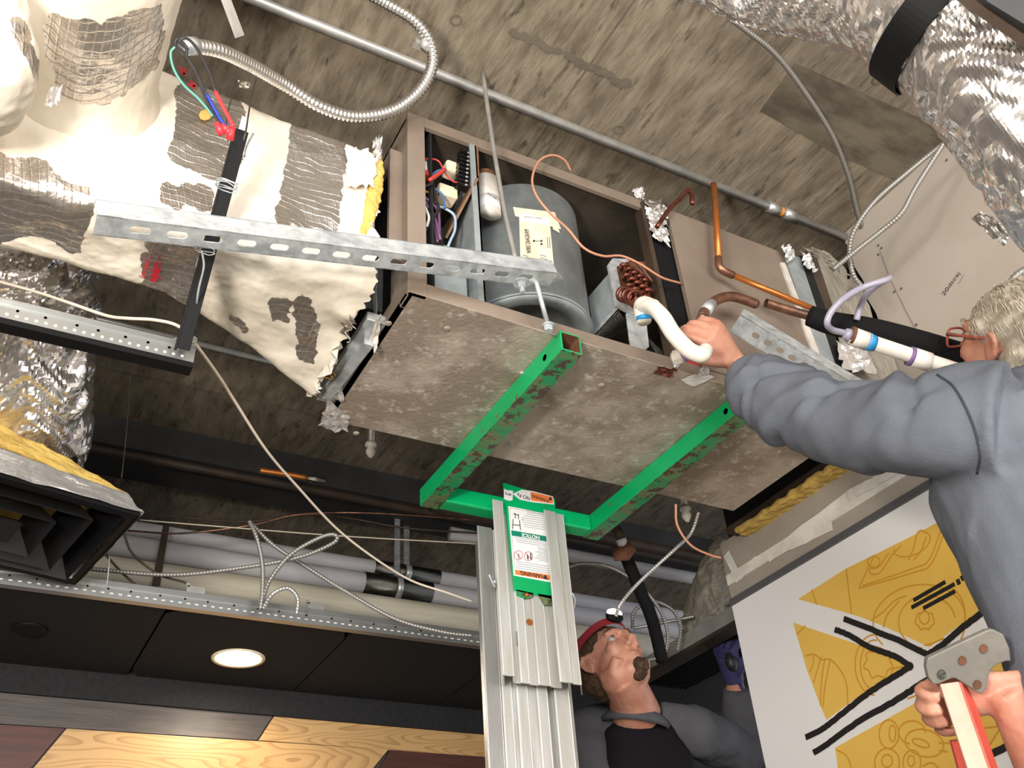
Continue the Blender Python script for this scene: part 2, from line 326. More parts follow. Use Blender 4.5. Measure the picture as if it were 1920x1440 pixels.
# duct wrap: foil scrim with brushed mastic where the vertex mask says so
def wrapmat():
    m = bpy.data.materials.new('duct_wrap'); m.use_nodes = True; nt = m.node_tree; B = nt.nodes['Principled BSDF']; L = nt.links
    A = nt.nodes.new('ShaderNodeAttribute'); A.attribute_name = 'mastic'
    tc = nt.nodes.new('ShaderNodeTexCoord')
    n1 = nt.nodes.new('ShaderNodeTexNoise'); n1.inputs['Scale'].default_value = 45; n1.inputs['Detail'].default_value = 5; L.new(tc.outputs['Object'], n1.inputs['Vector'])
    a1 = nt.nodes.new('ShaderNodeMath'); a1.operation = 'MULTIPLY_ADD'; a1.inputs[1].default_value = 1.3; a1.inputs[2].default_value = -.65; L.new(n1.outputs['Fac'], a1.inputs[0])
    a2 = nt.nodes.new('ShaderNodeMath'); a2.operation = 'ADD'; L.new(a1.outputs[0], a2.inputs[0]); L.new(A.outputs['Fac'], a2.inputs[1])
    rp = nt.nodes.new('ShaderNodeMapRange'); rp.inputs['From Min'].default_value = .46; rp.inputs['From Max'].default_value = .54; L.new(a2.outputs[0], rp.inputs['Value'])
    # foil colour
    n2 = nt.nodes.new('ShaderNodeTexNoise'); n2.inputs['Scale'].default_value = 7; L.new(tc.outputs['Object'], n2.inputs['Vector'])
    fc = nt.nodes.new('ShaderNodeMix'); fc.data_type = 'RGBA'; fc.inputs['A'].default_value = (.60, .60, .60, 1); fc.inputs['B'].default_value = (.46, .38, .30, 1); L.new(n2.outputs['Fac'], fc.inputs['Factor'])
    n3 = nt.nodes.new('ShaderNodeTexNoise'); n3.inputs['Scale'].default_value = 5; L.new(tc.outputs['Object'], n3.inputs['Vector'])
    mc = nt.nodes.new('ShaderNodeMix'); mc.data_type = 'RGBA'; mc.inputs['A'].default_value = (.80, .74, .64, 1); mc.inputs['B'].default_value = (.70, .63, .52, 1); L.new(n3.outputs['Fac'], mc.inputs['Factor'])
    mx = nt.nodes.new('ShaderNodeMix'); mx.data_type = 'RGBA'; L.new(rp.outputs[0], mx.inputs['Factor']); L.new(fc.outputs['Result'], mx.inputs['A']); L.new(mc.outputs['Result'], mx.inputs['B']); L.new(mx.outputs['Result'], B.inputs['Base Color'])
    me = nt.nodes.new('ShaderNodeMapRange'); me.inputs['To Min'].default_value = .85; me.inputs['To Max'].default_value = 0; L.new(rp.outputs[0], me.inputs['Value']); L.new(me.outputs[0], B.inputs['Metallic'])
    ro = nt.nodes.new('ShaderNodeMapRange'); ro.inputs['To Min'].default_value = .24; ro.inputs['To Max'].default_value = .7; L.new(rp.outputs[0], ro.inputs['Value']); L.new(ro.outputs[0], B.inputs['Roughness'])
    # scrim grid + wrinkles
    hs = None
    w1 = nt.nodes.new('ShaderNodeTexNoise'); w1.inputs['Scale'].default_value = 26; w1.inputs['Detail'].default_value = 8; L.new(tc.outputs['Object'], w1.inputs['Vector']); hs = w1.outputs['Fac']
    for ax in ((1, 0, .25), (.15, .7, .85)):
        wv = nt.nodes.new('ShaderNodeMapping'); wv.inputs['Scale'].default_value = ax
        L.new(tc.outputs['Object'], wv.inputs[0]); wt = nt.nodes.new('ShaderNodeTexWave'); wt.bands_direction = 'DIAGONAL'; wt.inputs['Scale'].default_value = 46; wt.inputs['Distortion'].default_value = 1.6
        L.new(wv.outputs[0], wt.inputs['Vector']); pw = nt.nodes.new('ShaderNodeMath'); pw.operation = 'POWER'; pw.inputs[1].default_value = 20; L.new(wt.outputs['Fac'], pw.inputs[0])
        ad = nt.nodes.new('ShaderNodeMath'); ad.operation = 'MULTIPLY_ADD'; ad.inputs[1].default_value = .10; L.new(pw.outputs[0], ad.inputs[0]); L.new(hs, ad.inputs[2]); hs = ad.outputs[0]
    bp = nt.nodes.new('ShaderNodeBump'); bp.inputs['Strength'].default_value = .5; bp.inputs['Distance'].default_value = .008; L.new(hs, bp.inputs['Height']); L.new(bp.outputs[0], B.inputs['Normal'])
    st = nt.nodes.new('ShaderNodeMapRange'); st.inputs['To Min'].default_value = .7; st.inputs['To Max'].default_value = .12; L.new(rp.outputs[0], st.inputs['Value']); L.new(st.outputs[0], bp.inputs['Strength'])
    return m
M['wrap'] = wrapmat()

# ------------------------------------------------------------------ structure
ZC = 3.1
struct('ceiling', MB().box((-4.5, -4.2, ZC), (6.5, 5.1, ZC+.2)), M['concrete'], 'bare board-marked concrete slab above the work')
struct('floor', MB().box((-4.5, -4.2, -.1), (6.5, 5.1, 0)), M['floor'])
struct('wall_back', MB().box((-4.5, 5.0, 0), (6.5, 5.1, ZC)), M['dark'])
struct('wall_left', MB().box((-4.6, -4.2, 0), (-4.5, 5.1, ZC)), M['drywall'])
# panel seams of the formwork: thin recessed-looking ribs left by the boards
XW, YE = 2.1, 2.215
wr = struct('wall_right', MB().box((XW, -4.2, 0), (XW+.12, YE, 2.40)), M['gyp'], 'painted drywall partition that carries the mural')
mb = MB()
ed = [(XW, 1.37, 2.40)]; 
random.seed(7)
pz = np.linspace(2.40, 3.1, 22)
poly = [(XW, -4.2, 2.40)]+[(XW, 1.365+random.uniform(-.008, .008), z) for z in pz]+[(XW, -4.2, 3.1)]
mb.slab(poly, (.12, 0, 0)); b = obj('drywall_panel', mb, M['drywall'], wr); b['label'] = 'upper drywall sheet with torn edge and handwriting'
# joint line, screws, handwriting on the sheet
WN = (-1, 0, 0)
def onw(px, py, off=.0015): return on(px, py, 0, XW-off)
mb = MB()
mb.stroke([onw(1650, 470), onw(1668, 520), onw(1697, 580), onw(1729, 640)], .0022, WN, .0004)
obj('seam_line', mb, M['ink_gray'], wr)
for q in ((1653, 465), (1647, 477), (1690, 541), (1677, 547), (1718, 609), (1712, 618), (1775, 300), (1647, 460)):
    p = onw(*q); mb = MB(); mb.lathe([(.0, 0), (.0042, .0), (.0035, .0015)], Matrix.Translation(Vector(p))@Matrix.Rotation(-math.pi/2, 4, 'Y'), 10)
    obj('screw', mb, M['trim'], wr)
a, b_ = onw(1772, 552), onw(1800, 512)
text('handwriting', '20dtcaj', onw(1783, 532, .003), b_-a, (0, -.35, 1), .019, M['ink'], wr, squeeze=1.35, bold=-.0002)
mb = MB(); mb.stroke([onw(1797, 533), onw(1808, 514)], .0016, WN, .0004); obj('underline', mb, M['ink_gray'], wr)
# mural: white printed board with yellow fields, line drawing and black strokes
def MUR(x, y, off): return on(1280+x/3, 960+y/3, 0, XW-off)
mb = MB(); mb.box((XW-.004, -1.5, .2), (XW, YE, 2.185)); mural = obj('mural_board', mb, M['white_print'], wr); mural['label'] = 'white mural print with yellow food drawings'
mb = MB()
for poly in ([(650,490),(920,318),(1100,230),(1300,130),(1460,45),(1720,540),(1540,650),(1390,760),(1150,650),(1000,590),(900,560)],
             [(622,622),(985,745),(1190,830),(1265,865),(1100,965),(930,1080),(810,1170),(780,1100),(700,890)],
             [(860,1325),(1300,1080),(1420,960),(1650,880),(1900,760),(2150,900),(2150,1160),(1890,1280),(1700,1375),(1560,1480),(1500,1700),(900,1700)]):
    mb.slab([MUR(x, y, .0042) for x, y in poly], (-.0004, 0, 0))
obj('yellow_field', mb, M['yellow_print'], wr)
MO = [0]
def mstroke(mb, pts, wd, off, n=6, wob=0):
    MO[0] += 1; off = off+MO[0]*.00001
    P = spline([MUR(x, y, off) for x, y in pts], n)
    if wob: P = [p+np.array([0, N(i*.7, wob)*.002, N(i*.7, wob+9)*.002]) for i, p in enumerate(P)]
    mb.stroke(P, wd, WN, .000008)
mb = MB()
def circ(cx, cy, rx, ry, a0=0, a1=360, rot=0, n=14, wav=0):
    out = []
    for k in range(n+1):
        t = math.radians(a0+(a1-a0)*k/n); r = 1+wav*math.sin(7*t)
        x, y = rx*math.cos(t)*r, ry*math.sin(t)*r; c, s_ = math.cos(math.radians(rot)), math.sin(math.radians(rot))
        out.append((cx+x*c-y*s_, cy+x*s_+y*c))
    return out
LN = [circ(1330,610,260,200,150,380,-10), circ(1375,620,160,150,100,350), circ(1500,600,90,170,-90,80), [(1060,610),(1130,560),(1190,500),(1260,470)], [(1130,650),(1150,580),(1220,500)],
      circ(1362,610,52,50,0,360,0,16,.12), circ(1360,595,28,36), [(990,430),(1080,240)], [(990,430),(1300,340),(1400,290),(1480,90)], [(1010,415),(1290,320),(1385,270),(1450,110)],
      [(920,318),(935,450),(950,575)], [(725,435),(740,480),(755,520)], circ(1075,280,35,30), [(1060,350),(1110,340),(1180,240),(1230,190)], [(1060,350),(1050,320),(1100,310),(1160,230)], circ(1290,180,110,60,-40,200,-25), [(1270,270),(1300,200),(1320,120),(1350,100)], [(1300,270),(1340,220),(1370,140)],
      circ(1080,860,110,170,90,280), circ(1080,860,80,140,90,280), circ(1100,850,75,80,0,360,0,22,.14), [(1265,1050),(1340,1020),(1400,975)], [(1170,920),(1190,880),(1250,870)],
      [(690,810),(740,800),(780,830),(830,830),(880,880),(920,960),(930,1090)], [(735,960),(760,880),(780,810)], [(790,1100),(800,980),(830,830)], [(775,1090),(780,960),(800,820)], [(715,900),(735,850),(735,800)], [(640,690),(690,640)],
      [(1360,750),(1400,740),(1470,710)],
      circ(1160,1250,55,80), circ(1180,1245,18,45), circ(1290,1240,75,65,100,360), circ(1360,1300,110,75,0,360,15), circ(1340,1300,50,20,0,360,20), circ(1150,1410,70,80), circ(1150,1400,30,35), circ(1290,1410,50,70), circ(1285,1400,20,30), [(1350,1430),(1400,1410),(1440,1440)],
      [(860,1335),(920,1370),(950,1440)], [(1660,1220),(1780,1205)], [(1790,1210),(1720,1320),(1700,1345)], [(1440,1300),(1500,1300)], [(1440,1340),(1490,1350)]]
for p in LN: mstroke(mb, p, .0042, .0048)
obj('line_drawing', mb, M['line_print'], wr)
mb = MB()
for i, p in enumerate(([(905,600),(1050,655),(1130,690),(1200,715),(1300,765),(1385,805)], [(1385,800),(1470,740),(1560,660),(1640,600),(1720,535),(1800,470)], [(855,660),(940,695),(1040,755),(1120,785),(1200,815),(1270,860)],
          [(1285,865),(1190,925),(1070,1000),(970,1075),(840,1180),(770,1230),(690,1268)], [(735,1355),(800,1315),(880,1255),(1010,1165),(1180,1070),(1290,1000),(1390,935),(1500,870),(1700,700),(1800,630)],
          [(1520,1490),(1650,1400),(1760,1350),(1900,1280)])):
    mstroke(mb, p, .0165, .0052, 8, i+3.1)
for p in ([(1298,497),(1478,393)], [(1287,538),(1530,405)], [(1353,542),(1533,445)], [(1546,378),(1556,408)], [(1568,358),(1582,384)]):
    mb.stroke([MUR(*q, .0052) for q in p], .0105, WN, .0004)
for q in ((1275, 868),): mb.slab([MUR(q[0]+24*math.cos(t), q[1]+26*math.sin(t), .0052) for t in np.linspace(0, 6.28, 13)[:-1]], (-.0005, 0, 0))
obj('brush_stroke', mb, M['black_print'], wr)
t_ = struct('trim_1', MB().box((XW-.012, -1.5, 2.178), (XW, YE, 2.200)), M['trim'], 'dark metal trim along the top of the mural', bevel=.002)
mb = MB()
for kk, (x0, y0, x1, y1, wd) in enumerate(((1378, 1085, 1420, 1050, .030), (1420, 1052, 1560, 985, .03), (1440, 1045, 1600, 925, .035), (1590, 930, 1700, 870, .03))):
    a, c = onw(x0, y0, .0005+.0013*kk), onw(x1, y1, .0005+.0013*kk); P = [a+(c-a)*k/12+np.array([0, 0, .006*N(k*.9, x0)]) for k in range(13)]; mb.stroke(P, wd, WN, .001)
a = onw(1383, 1080, .0061); mb.stroke([a, onw(1362, 1038, .0061)], .03, WN, .001)
pt = obj('joint_compound', mb, M['plaster'], wr); pt['label'] = 'white joint compound smears'
mb = MB(); mb.box((XW-.003, -1.5, 2.25), (XW, YE, 2.285)); obj('tape_joint', mb, M['plaster'], wr)

# dropped black ceiling with tiles, edge trim and downlight
ZT, Y0, Y1 = 2.1, 2.605, 3.2
s0, s1 = on(310, 1147, 2, ZT)[0], on(653, 1193, 2, ZT)[0]; pit = s1-s0
cl = struct('ceiling_tile_field', MB().box((-3.0, Y0+.02, ZT+.03), (1.75, Y1, ZT+.04)), M['tile'], 'lower black suspended ceiling')
DL = on(447, 1234, 2, ZT)
for k in range(-6, 5):
    x0 = s0+k*pit; x1 = x0+pit
    if x0 > 1.6: break
    x1 = min(x1, 1.75); mb = MB(); g = .003
    if x0 < DL[0] < x1:   # tile cut round the lamp
        n = 32; c = [(DL[0]+.078*math.cos(a), DL[1]+.078*math.sin(a)) for a in np.linspace(0, 2*math.pi, n+1)[:-1]]
        o4 = []
        for a in np.linspace(0, 2*math.pi, n+1)[:-1]:
            dx, dy = math.cos(a), math.sin(a); tt = min([((x1-g-DL[0])/dx if dx > 0 else (x0+g-DL[0])/dx) if abs(dx) > 1e-6 else 9, ((Y1-DL[1])/dy if dy > 0 else (Y0+g-DL[1])/dy) if abs(dy) > 1e-6 else 9])
            o4.append((DL[0]+dx*tt, DL[1]+dy*tt))
        mb.add([(x, y, ZT) for x, y in c]+[(x, y, ZT) for x, y in o4]+[(x, y, ZT+.02) for x, y in c], [(i, (i+1) % n, n+(i+1) % n, n+i) for i in range(n)]+[(i, (i+1) % n, 2*n+(i+1) % n, 2*n+i) for i in range(n)])
    else: mb.box((x0+g, Y0+g, ZT), (x1-g, Y1-.002, ZT+.015))
    obj('tile', mb, M['tile'], cl)
mb = MB(); mb.box((-3, Y0-.002, ZT-.002), (1.75, Y0+.0, ZT+.045)); mb.box((-3, Y0-.012, ZT+.028), (1.75, Y0, ZT+.034)); mb.box((-3, Y0-.003, ZT-.004), (1.75, Y0+.022, ZT))
gt = struct('trim_2', mb, M['channel'], 'perforated galvanised edge channel of the black ceiling')
mb = MB()
x = -.6
while x < 1.6:
    mb.box((x, Y0-.0035, ZT+.008), (x+.009, Y0-.002, ZT+.011)); x += .0225
o = obj('perforation_row', mb, M['paper_white'], gt); o['kind'] = 'stuff'
mb = MB(); x = -.6
while x < 1.6:
    mb.lathe([(0, 0), (.003, 0)], Matrix.Translation((x, Y0-.0022, ZT+.022))@Matrix.Rotation(math.pi/2, 4, 'X'), 8); x += random.uniform(.05, .09)
o = obj('hole_row', mb, M['ink'], gt); o['kind'] = 'stuff'
for x in (on(365, 1120, 1, Y0)[0], on(590, 1150, 1, Y0)[0]):
    mb = MB(); mb.box((x-.025, Y0-.004, ZT+.045), (x+.025, Y0-.001, ZT+.062)); mb.box((x-.028, Y0-.004, ZT+.058), (x-.018, Y0-.001, ZT+.07)); obj('clip', mb, M['zinc'], gt)
dl = thing('recessed_downlight', 'lit round recessed downlight in the black ceiling', 'light', tuple(DL))
T3 = Matrix.Translation(Vector(DL))
obj('lamp_trim', MB().lathe([(.066, -.001), (.081, -.004), (.082, 0), (.07, .012)], T3, 40, closed=True), M['paper'], dl, smooth=True)
obj('lamp_lens', MB().lathe([(.0, .003), (.04, .003), (.068, .003)], T3, 40), M['downlight'], dl)
l = bpy.data.lights.new('downlight_beam', 'SPOT'); l.energy = 3.5; l.color = (1, .84, .64); l.spot_size = 2.6; l.shadow_soft_size = .06
lo = bpy.data.objects.new('downlight_beam', l); COL.objects.link(lo); lo.location = (DL[0], DL[1], DL[2]-.03)
sp = on(56, 1178, 2, ZT); so = obj('speaker_grille', MB().lathe([(0, -.012), (.03, -.012), (.045, -.006), (.048, 0)], Matrix.Translation(Vector(sp)), 28), M['black_metal'], smooth=True)
tag(so, 'small round black ceiling speaker beyond the louvred diffuser', 'speaker')
struct('trim_3', MB().box((-3, Y1, 2.015), (1.75, Y1+.03, ZT+.04)), M['tile'], 'black moulding between tiles and wood cladding')
wf = struct('wall_front', MB().box((-4.5, Y1+.03, 0), (1.75, Y1+.1, 2.14)), M['wood_dark'], 'far wall clad with mixed wood planks')
PB = lambda x, y: on(x, y, 1, Y1+.012)
def plank(pts, m, lab=None):
    o = obj('plank', MB().slab([PB(*p) for p in pts], (0, .016, 0)), m, wf)
    return o
za = lambda x: 1276+ (x)*.0935
zb = lambda x: 1357+ x*.0655
zb2 = lambda x: 1357+x*.067
plank([(-500, 1236), (-500, 1325), (482, zb(482)-1), (522, za(522)+1)], M['wood_dark'])
plank([(525, za(525)+1), (485, zb(485)-1), (1100, zb(1100)+4), (1100, za(1100)-2)], M['wood_pale'])
plank([(-500, 1328), (121, zb(121)+1), (-10, 1520), (-500, 1480)], M['wood_red'])
plank([(125, zb(125)+1), (-6, 1522), (600, 1560), (728, zb(728)+1)], M['wood_pale'])
plank([(732, zb(732)+1), (640, 1562), (1200, 1600), (1200, zb(1200)+6)], M['wood_red'])

# second dropped section at the back right: galvanised edge, wood strip, slatted grille
xr, zr = 2.225, 2.2
bs = struct('ceiling_section', MB().box((xr+.02, 2.245, zr+.03), (3.6, 3.3, zr+.05)), M['dark'])
obj('edge_channel', MB().box((xr-.004, 2.245, zr), (xr, 3.0, zr+.05)), M['zinc'], bs)
obj('wood_strip', MB().box((xr, 2.245, zr-.012), (xr+.07, 3.0, zr+.03)), M['brown_metal'], bs)
for k in range(9):
    obj('slat', MB().box((xr+.09+k*.022, 2.245, zr-.006), (xr+.102+k*.022, 3.0, zr+.02)), M['black_metal'], bs)

# ------------------------------------------------------------------ helpers for runs of pipe and cable
def pathpx(pts, n=8): return spline([dep(*p) for p in pts], n)
def run(name, pts, r, m, label, cat, group=None, ribbed=0, n=10, sm=True, world=False, parent=None, ns=8, cap=True, amp=.14):
    P = pts if world else pathpx(pts, ns)
    mb = MB()
    if ribbed: mb.ribbed(P, r, ribbed, amp, n)
    else: mb.tube(P, r, n, cap)
    o = obj(name, mb, m, parent, smooth=sm)
    if label: tag(o, label, cat, group)
    return o
ca = on(460, 0, 2, 3.083); cbx = on(1620, 460, 2, 3.083)
cpipe = run('steel_conduit', [(-1.2, 1.37, 3.083), (2.1, 1.365, 3.083)], .0135, M['zinc'], 'long straight steel conduit fixed under the slab above the open unit', 'conduit', world=True, n=16)
for px, py in ((1447, 393), (1478, 405)):
    c = on(px, py, 2, 3.083); obj('coupling', MB().tube([(c[0]-.022, 1.366, 3.083), (c[0]+.022, 1.366, 3.083)], .0175, 16), M['zinc'], cpipe, smooth=True)
c = on(1462, 402, 2, 3.07); obj('tape_mark', MB().tube([(c[0]-.01, 1.366, 3.083), (c[0]+.01, 1.366, 3.083)], .0152, 14), M['w_orange'], cpipe)
c2 = on(400, 652, 2, 3.083)
run('steel_conduit', [(-1.2, c2[1], 3.083), (1.0, c2[1], 3.083)], .011, M['zinc'], 'thinner steel conduit on the slab behind the wrapped duct', 'conduit', world=True)
# back pipes
def xpipe(name, px, py, z, thick, m, label, cat, group=None, x0=-2.5, x1=4.5, n=20):
    c = on(px, py, 2, z); d = (c-CAM)@FW; r = thick*d/CF/2
    o = obj(name, MB().tube([(x0, c[1], z), (x1, c[1], z)], r, n), m, smooth=True); tag(o, label, cat, group); return o, c[1], r
cr, ycr, rcr = xpipe('drain_pipe', 400, 1096, 2.55, 50, M['pipe_cream'], 'cream drain pipe, lowest of the pipes above the black ceiling', 'pipe')
g1, yg1, rg1 = xpipe('drain_pipe', 400, 1050, 2.66, 42, M['pipe_gray'], 'grey pipe just above the cream drain pipe', 'pipe')
g2, yg2, rg2 = xpipe('drain_pipe', 400, 1016, 2.76, 30, M['pipe_gray'], 'thinner grey pipe, uppermost of the three big ones', 'pipe')
xpipe('drain_pipe', 1180, 1062, 2.85, 24, M['pipe_gray'], 'slim grey pipe right of the lift mast, behind the valve', 'pipe', x0=1.6)
xpipe('iron_pipe', 400, 884, 2.93, 16, M['brown_metal'], 'dark rusty iron pipe under the slab behind the unit', 'pipe')
xpipe('iron_pipe', 1180, 1020, 2.88, 22, M['brown_metal'], 'rusty iron pipe running right behind the lift mast', 'pipe', x0=1.45)
for py, z in ((972, 2.85), (985, 2.86), (1000, 2.87)):
    pass
bm = struct('trim_4', MB().box((-4.5, on(400, 870, 2, 2.98)[1], 2.98), (6.5, on(400, 905, 2, 2.98)[1]+.1, 3.1)), M['beam'], 'dark downstand beam across the slab')
for i, (pp, q, y, z, r) in enumerate((((700, 1063), (822, 1083), yg2, 2.76, rg2), ((680, 1092), (806, 1113), yg1, 2.66, rg1))):
    a, c = on(*pp, 1, y), on(*q, 1, y)
    par = (g2, g1)[i]
    o = obj('coupling', MB().tube([(a[0], y, z), (c[0], y, z)], r*1.1, 24), M['clamp_steel'], par, smooth=True); o['label'] = 'dark banded pipe coupling'
    mx = (a[0]+c[0])/2
    obj('clamp_band', MB().tube([(mx-.012, y, z), (mx+.012, y, z)], r*1.2, 24), M['galv'], par, smooth=True)
    obj('hanger', MB().box((mx-.012, y-.004, z+r), (mx+.012, y+.004, ZC)), M['galv'], par)
st = obj('pipe_strap', MB().slab([on(*q, 1, ycr-rcr-.02) for q in ((318, 985), (300, 1098), (285, 1096), (306, 985))], (0, .005, 0)), M['brown_metal'])
tag(st, 'flat dark strap hanging across the grey and cream pipes', 'strap')
# red-brown thin tubing and thin wires between
run('copper_tube', [(262, 962, 3.4), (450, 978, 3.45), (600, 965, 3.5), (760, 990, 3.5), (900, 1000, 3.55)], .004, M['brown_metal'], 'thin reddish tube running straight over the grey pipes', 'tube')
run('copper_tube', [(240, 995, 3.3), (340, 1000, 3.3), (470, 985, 3.35), (560, 965, 3.4), (690, 962, 3.4), (890, 975, 3.5)], .0035, M['copper_old'], 'thin red-brown tube dipping over the uppermost grey pipe', 'tube')
run('thin_wire', [(262, 975, 3.0), (420, 988, 3.05), (640, 1005, 3.1), (900, 1020, 3.2)], .0022, M['cord'], 'thin pale wire stretched over the back pipes', 'wire')
run('copper_stub', [(487, 882, 3.0), (530, 888, 3.02), (575, 896, 3.04)], .009, M['copper_bright'], 'short bright copper stub under the slab behind the cord', 'pipe')
run('pipe_fitting', [(575, 896, 3.04), (592, 899, 3.05), (609, 902, 3.06)], [.009, .014, .012], M['clamp_steel'], 'small metal end fitting beyond the copper stub', 'fitting', n=12)
# armoured cables
AR = M['cable_gray']
run('armoured_cable', [(468, 978, 2.75), (482, 1010, 2.72), (492, 1060, 2.7), (492, 1110, 2.68), (488, 1142, 2.66)], .0058, AR, 'armoured cable dropping nearly straight to the edge channel', 'cable', ribbed=.009)
run('armoured_cable', [(488, 1142, 2.68), (505, 1090, 2.68), (545, 1040, 2.7), (600, 1008, 2.72), (628, 1003, 2.73), (625, 1018, 2.73), (560, 1045, 2.72), (450, 1065, 2.7), (320, 1078, 2.68), (170, 1067, 2.65)], .0058, AR, 'armoured cable looping over the pipes with a sharp bend', 'cable', ribbed=.009)
run('armoured_cable', [(470, 980, 2.78), (510, 1020, 2.8), (570, 1060, 2.8), (640, 1104, 2.78), (740, 1160, 2.75), (830, 1185, 2.72), (885, 1192, 2.7)], .0055, AR, 'armoured cable crossing the cream pipe down to the mast', 'cable', ribbed=.009)
run('armoured_cable', [(494, 1140, 2.66), (512, 1113, 2.66), (540, 1103, 2.68), (558, 1122, 2.68), (556, 1152, 2.67)], .0058, M['zinc'], 'short arched cable standing on the edge channel', 'cable', ribbed=.009)
run('black_cable', [(232, 1000, 2.7), (250, 1040, 2.7), (300, 1078, 2.7), (352, 1095, 2.7), (350, 1120, 2.7)], .0035, M['brown_metal'], 'thin dark cable hanging left of the strap', 'cable')
run('black_cable', [(198, 1040, 2.7), (230, 1075, 2.7), (270, 1110, 2.7)], .0035, M['brown_metal'], 'thin dark cable just beyond the diffuser corner', 'cable')
# right of the mast
run('armoured_cable', [(1062, 1065, 3.3), (1090, 1057, 3.3), (1140, 1062, 3.3), (1190, 1090, 3.3), (1235, 1140, 3.3), (1252, 1190, 3.3), (1243, 1228, 3.3), (1215, 1238, 3.3)], .006, AR, 'armoured cable arching down from the mast to beside the face', 'cable', ribbed=.009)
run('armoured_cable', [(1310, 960, 2.9), (1295, 1000, 2.9), (1265, 1030, 2.85), (1200, 1090, 2.8), (1165, 1130, 2.75), (1155, 1155, 2.75)], .005, M['zinc'], 'armoured cable running down towards the headlamp', 'cable', ribbed=.009)
run('armoured_cable', [(1186, 1178, 3.4), (1190, 1145, 3.4), (1225, 1128, 3.4), (1262, 1145, 3.4), (1276, 1180, 3.4), (1270, 1220, 3.4)], .006, AR, 'coiled armoured cable right of the headlamp', 'cable', ribbed=.010)
run('armoured_cable', [(1188, 1178, 3.5), (1230, 1170, 3.5), (1300, 1156, 3.5)], .006, M['zinc'], 'short level armoured cable crossing the coil', 'cable', ribbed=.010)
run('orange_wire', [(1267, 945, 2.6), (1270, 985, 2.6), (1295, 1022, 2.6), (1330, 1040, 2.62), (1352, 1046, 2.63)], .0032, M['wire_orange'], 'orange wire hanging below the unit beside the wall end', 'wire')
run('black_pipe', [(1168, 1030, 3.3), (1195, 1095, 3.3), (1222, 1160, 3.3), (1242, 1240, 3.3)], .022, M['rubber'], 'thick black insulated pipe slanting down from the brass valve', 'pipe', n=16)
vb = thing('brass_valve', 'brass valve body at the top of the slanting black pipe', 'valve', tuple(dep(1165, 1035, 3.15)))
obj('valve_body', MB().tube([dep(1150, 1040, 3.15), dep(1172, 1035, 3.15), dep(1185, 1022, 3.15)], [.022, .03, .022], 16), M['rust'], vb, smooth=True)
obj('valve_collar', MB().tube([dep(1164, 1010, 3.15), dep(1168, 1022, 3.15)], .018, 16), M['paper_white'], vb, smooth=True)
obj('pipe_end', MB().tube([dep(1156, 992, 3.18), dep(1164, 1010, 3.15)], .017, 16), M['brown_metal'], vb, smooth=True)
# sprinkler heads
def sprinkler(px, py, d, label):
    p = dep(px, py, d); t = thing('sprinkler_head', label, 'sprinkler', tuple(p), 'sprinkler heads under the slab')
    obj('drop_pipe', MB().tube([(p[0], p[1], p[2]+.03), (p[0], p[1], ZC)], .011, 12), M['zinc'], t, smooth=True)
    obj('head', MB().lathe([(.010, .03), (.018, .028), (.018, .018), (.009, .014), (.016, .0), (.014, -.008), (.006, -.022), (0, -.024)], Matrix.Translation(Vector(p)), 14), M['white_paint'], t, smooth=True)
sprinkler(695, 846, 2.95, 'sprinkler head under the slab left of the forks')
sprinkler(1287, 966, 3.0, 'sprinkler head behind the unit near the wall end')
# right-hand cables on the slab
def slab_run(pts, r, label, zz=3.07, rib=.009):
    run('armoured_cable', [on(x, y, 2, zz) if not (len(q) and q[0]) else dep(x, y, q[0]) for x, y, *q in pts], r, M['zinc'], label, 'cable', ribbed=rib, world=True) if False else \
    run('armoured_cable', spline([(on(q[0], q[1], 2, zz) if len(q) == 2 else dep(*q)) for q in pts], 8), r, M['cable_gray'], label, 'cable', ribbed=rib, world=True)
slab_run([(1370, 35), (1400, 58), (1450, 98), (1500, 160), (1558, 250), (1590, 330), (1607, 400), (1628, 455)], .0065, 'armoured cable bowing across the slab from under the foil duct', rib=.008)
slab_run([(1778, 262, 2.42), (1700, 325, 2.42), (1640, 378, 2.43), (1603, 430, 2.44), (1593, 470, 2.45), (1600, 515, 2.45), (1625, 548, 2.46)], .006, 'armoured cable curling down past the torn drywall edge', rib=.008)
slab_run([(1774, 262, 2.38), (1718, 350, 2.38), (1690, 400, 2.38), (1650, 435, 2.4), (1605, 470, 2.4), (1562, 505, 2.38)], .006, 'armoured cable sagging in front of the drywall sheet', rib=.008)

# ------------------------------------------------------------------ the opened air-handling unit
UX0, UX1, UY0, UY1, UZ0, UZ1 = .588, 1.845, 1.355, 1.86, 2.30, 2.868
un = thing('air_handler', 'long taupe air handler unit with its side panel off, raised on green forks', 'air handler', (UX0, UY0, UZ0))
def F(px, py, y=UY0): return on(px, py, 1, y)
o = obj('bottom_panel', MB().box((UX0, UY0, UZ0), (UX1, UY1, UZ0+.012)), M['dusty'], un); o['label'] = 'dusty stained bottom panel'
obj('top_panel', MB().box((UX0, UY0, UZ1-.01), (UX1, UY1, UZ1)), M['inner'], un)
mb = MB(); mb.box((UX0, UY0-.001, UZ0+.002), (UX1, UY0+.003, UZ0+.036)); mb.box((UX0, UY0-.001, UZ1-.03), (1.262, UY0+.012, UZ1+.002)); mb.box((UX0, UY0, UZ1-.002), (1.262, UY0+.03, UZ1+.003))
obj('side_rail', mb, M['taupe'], un, bevel=.0015)
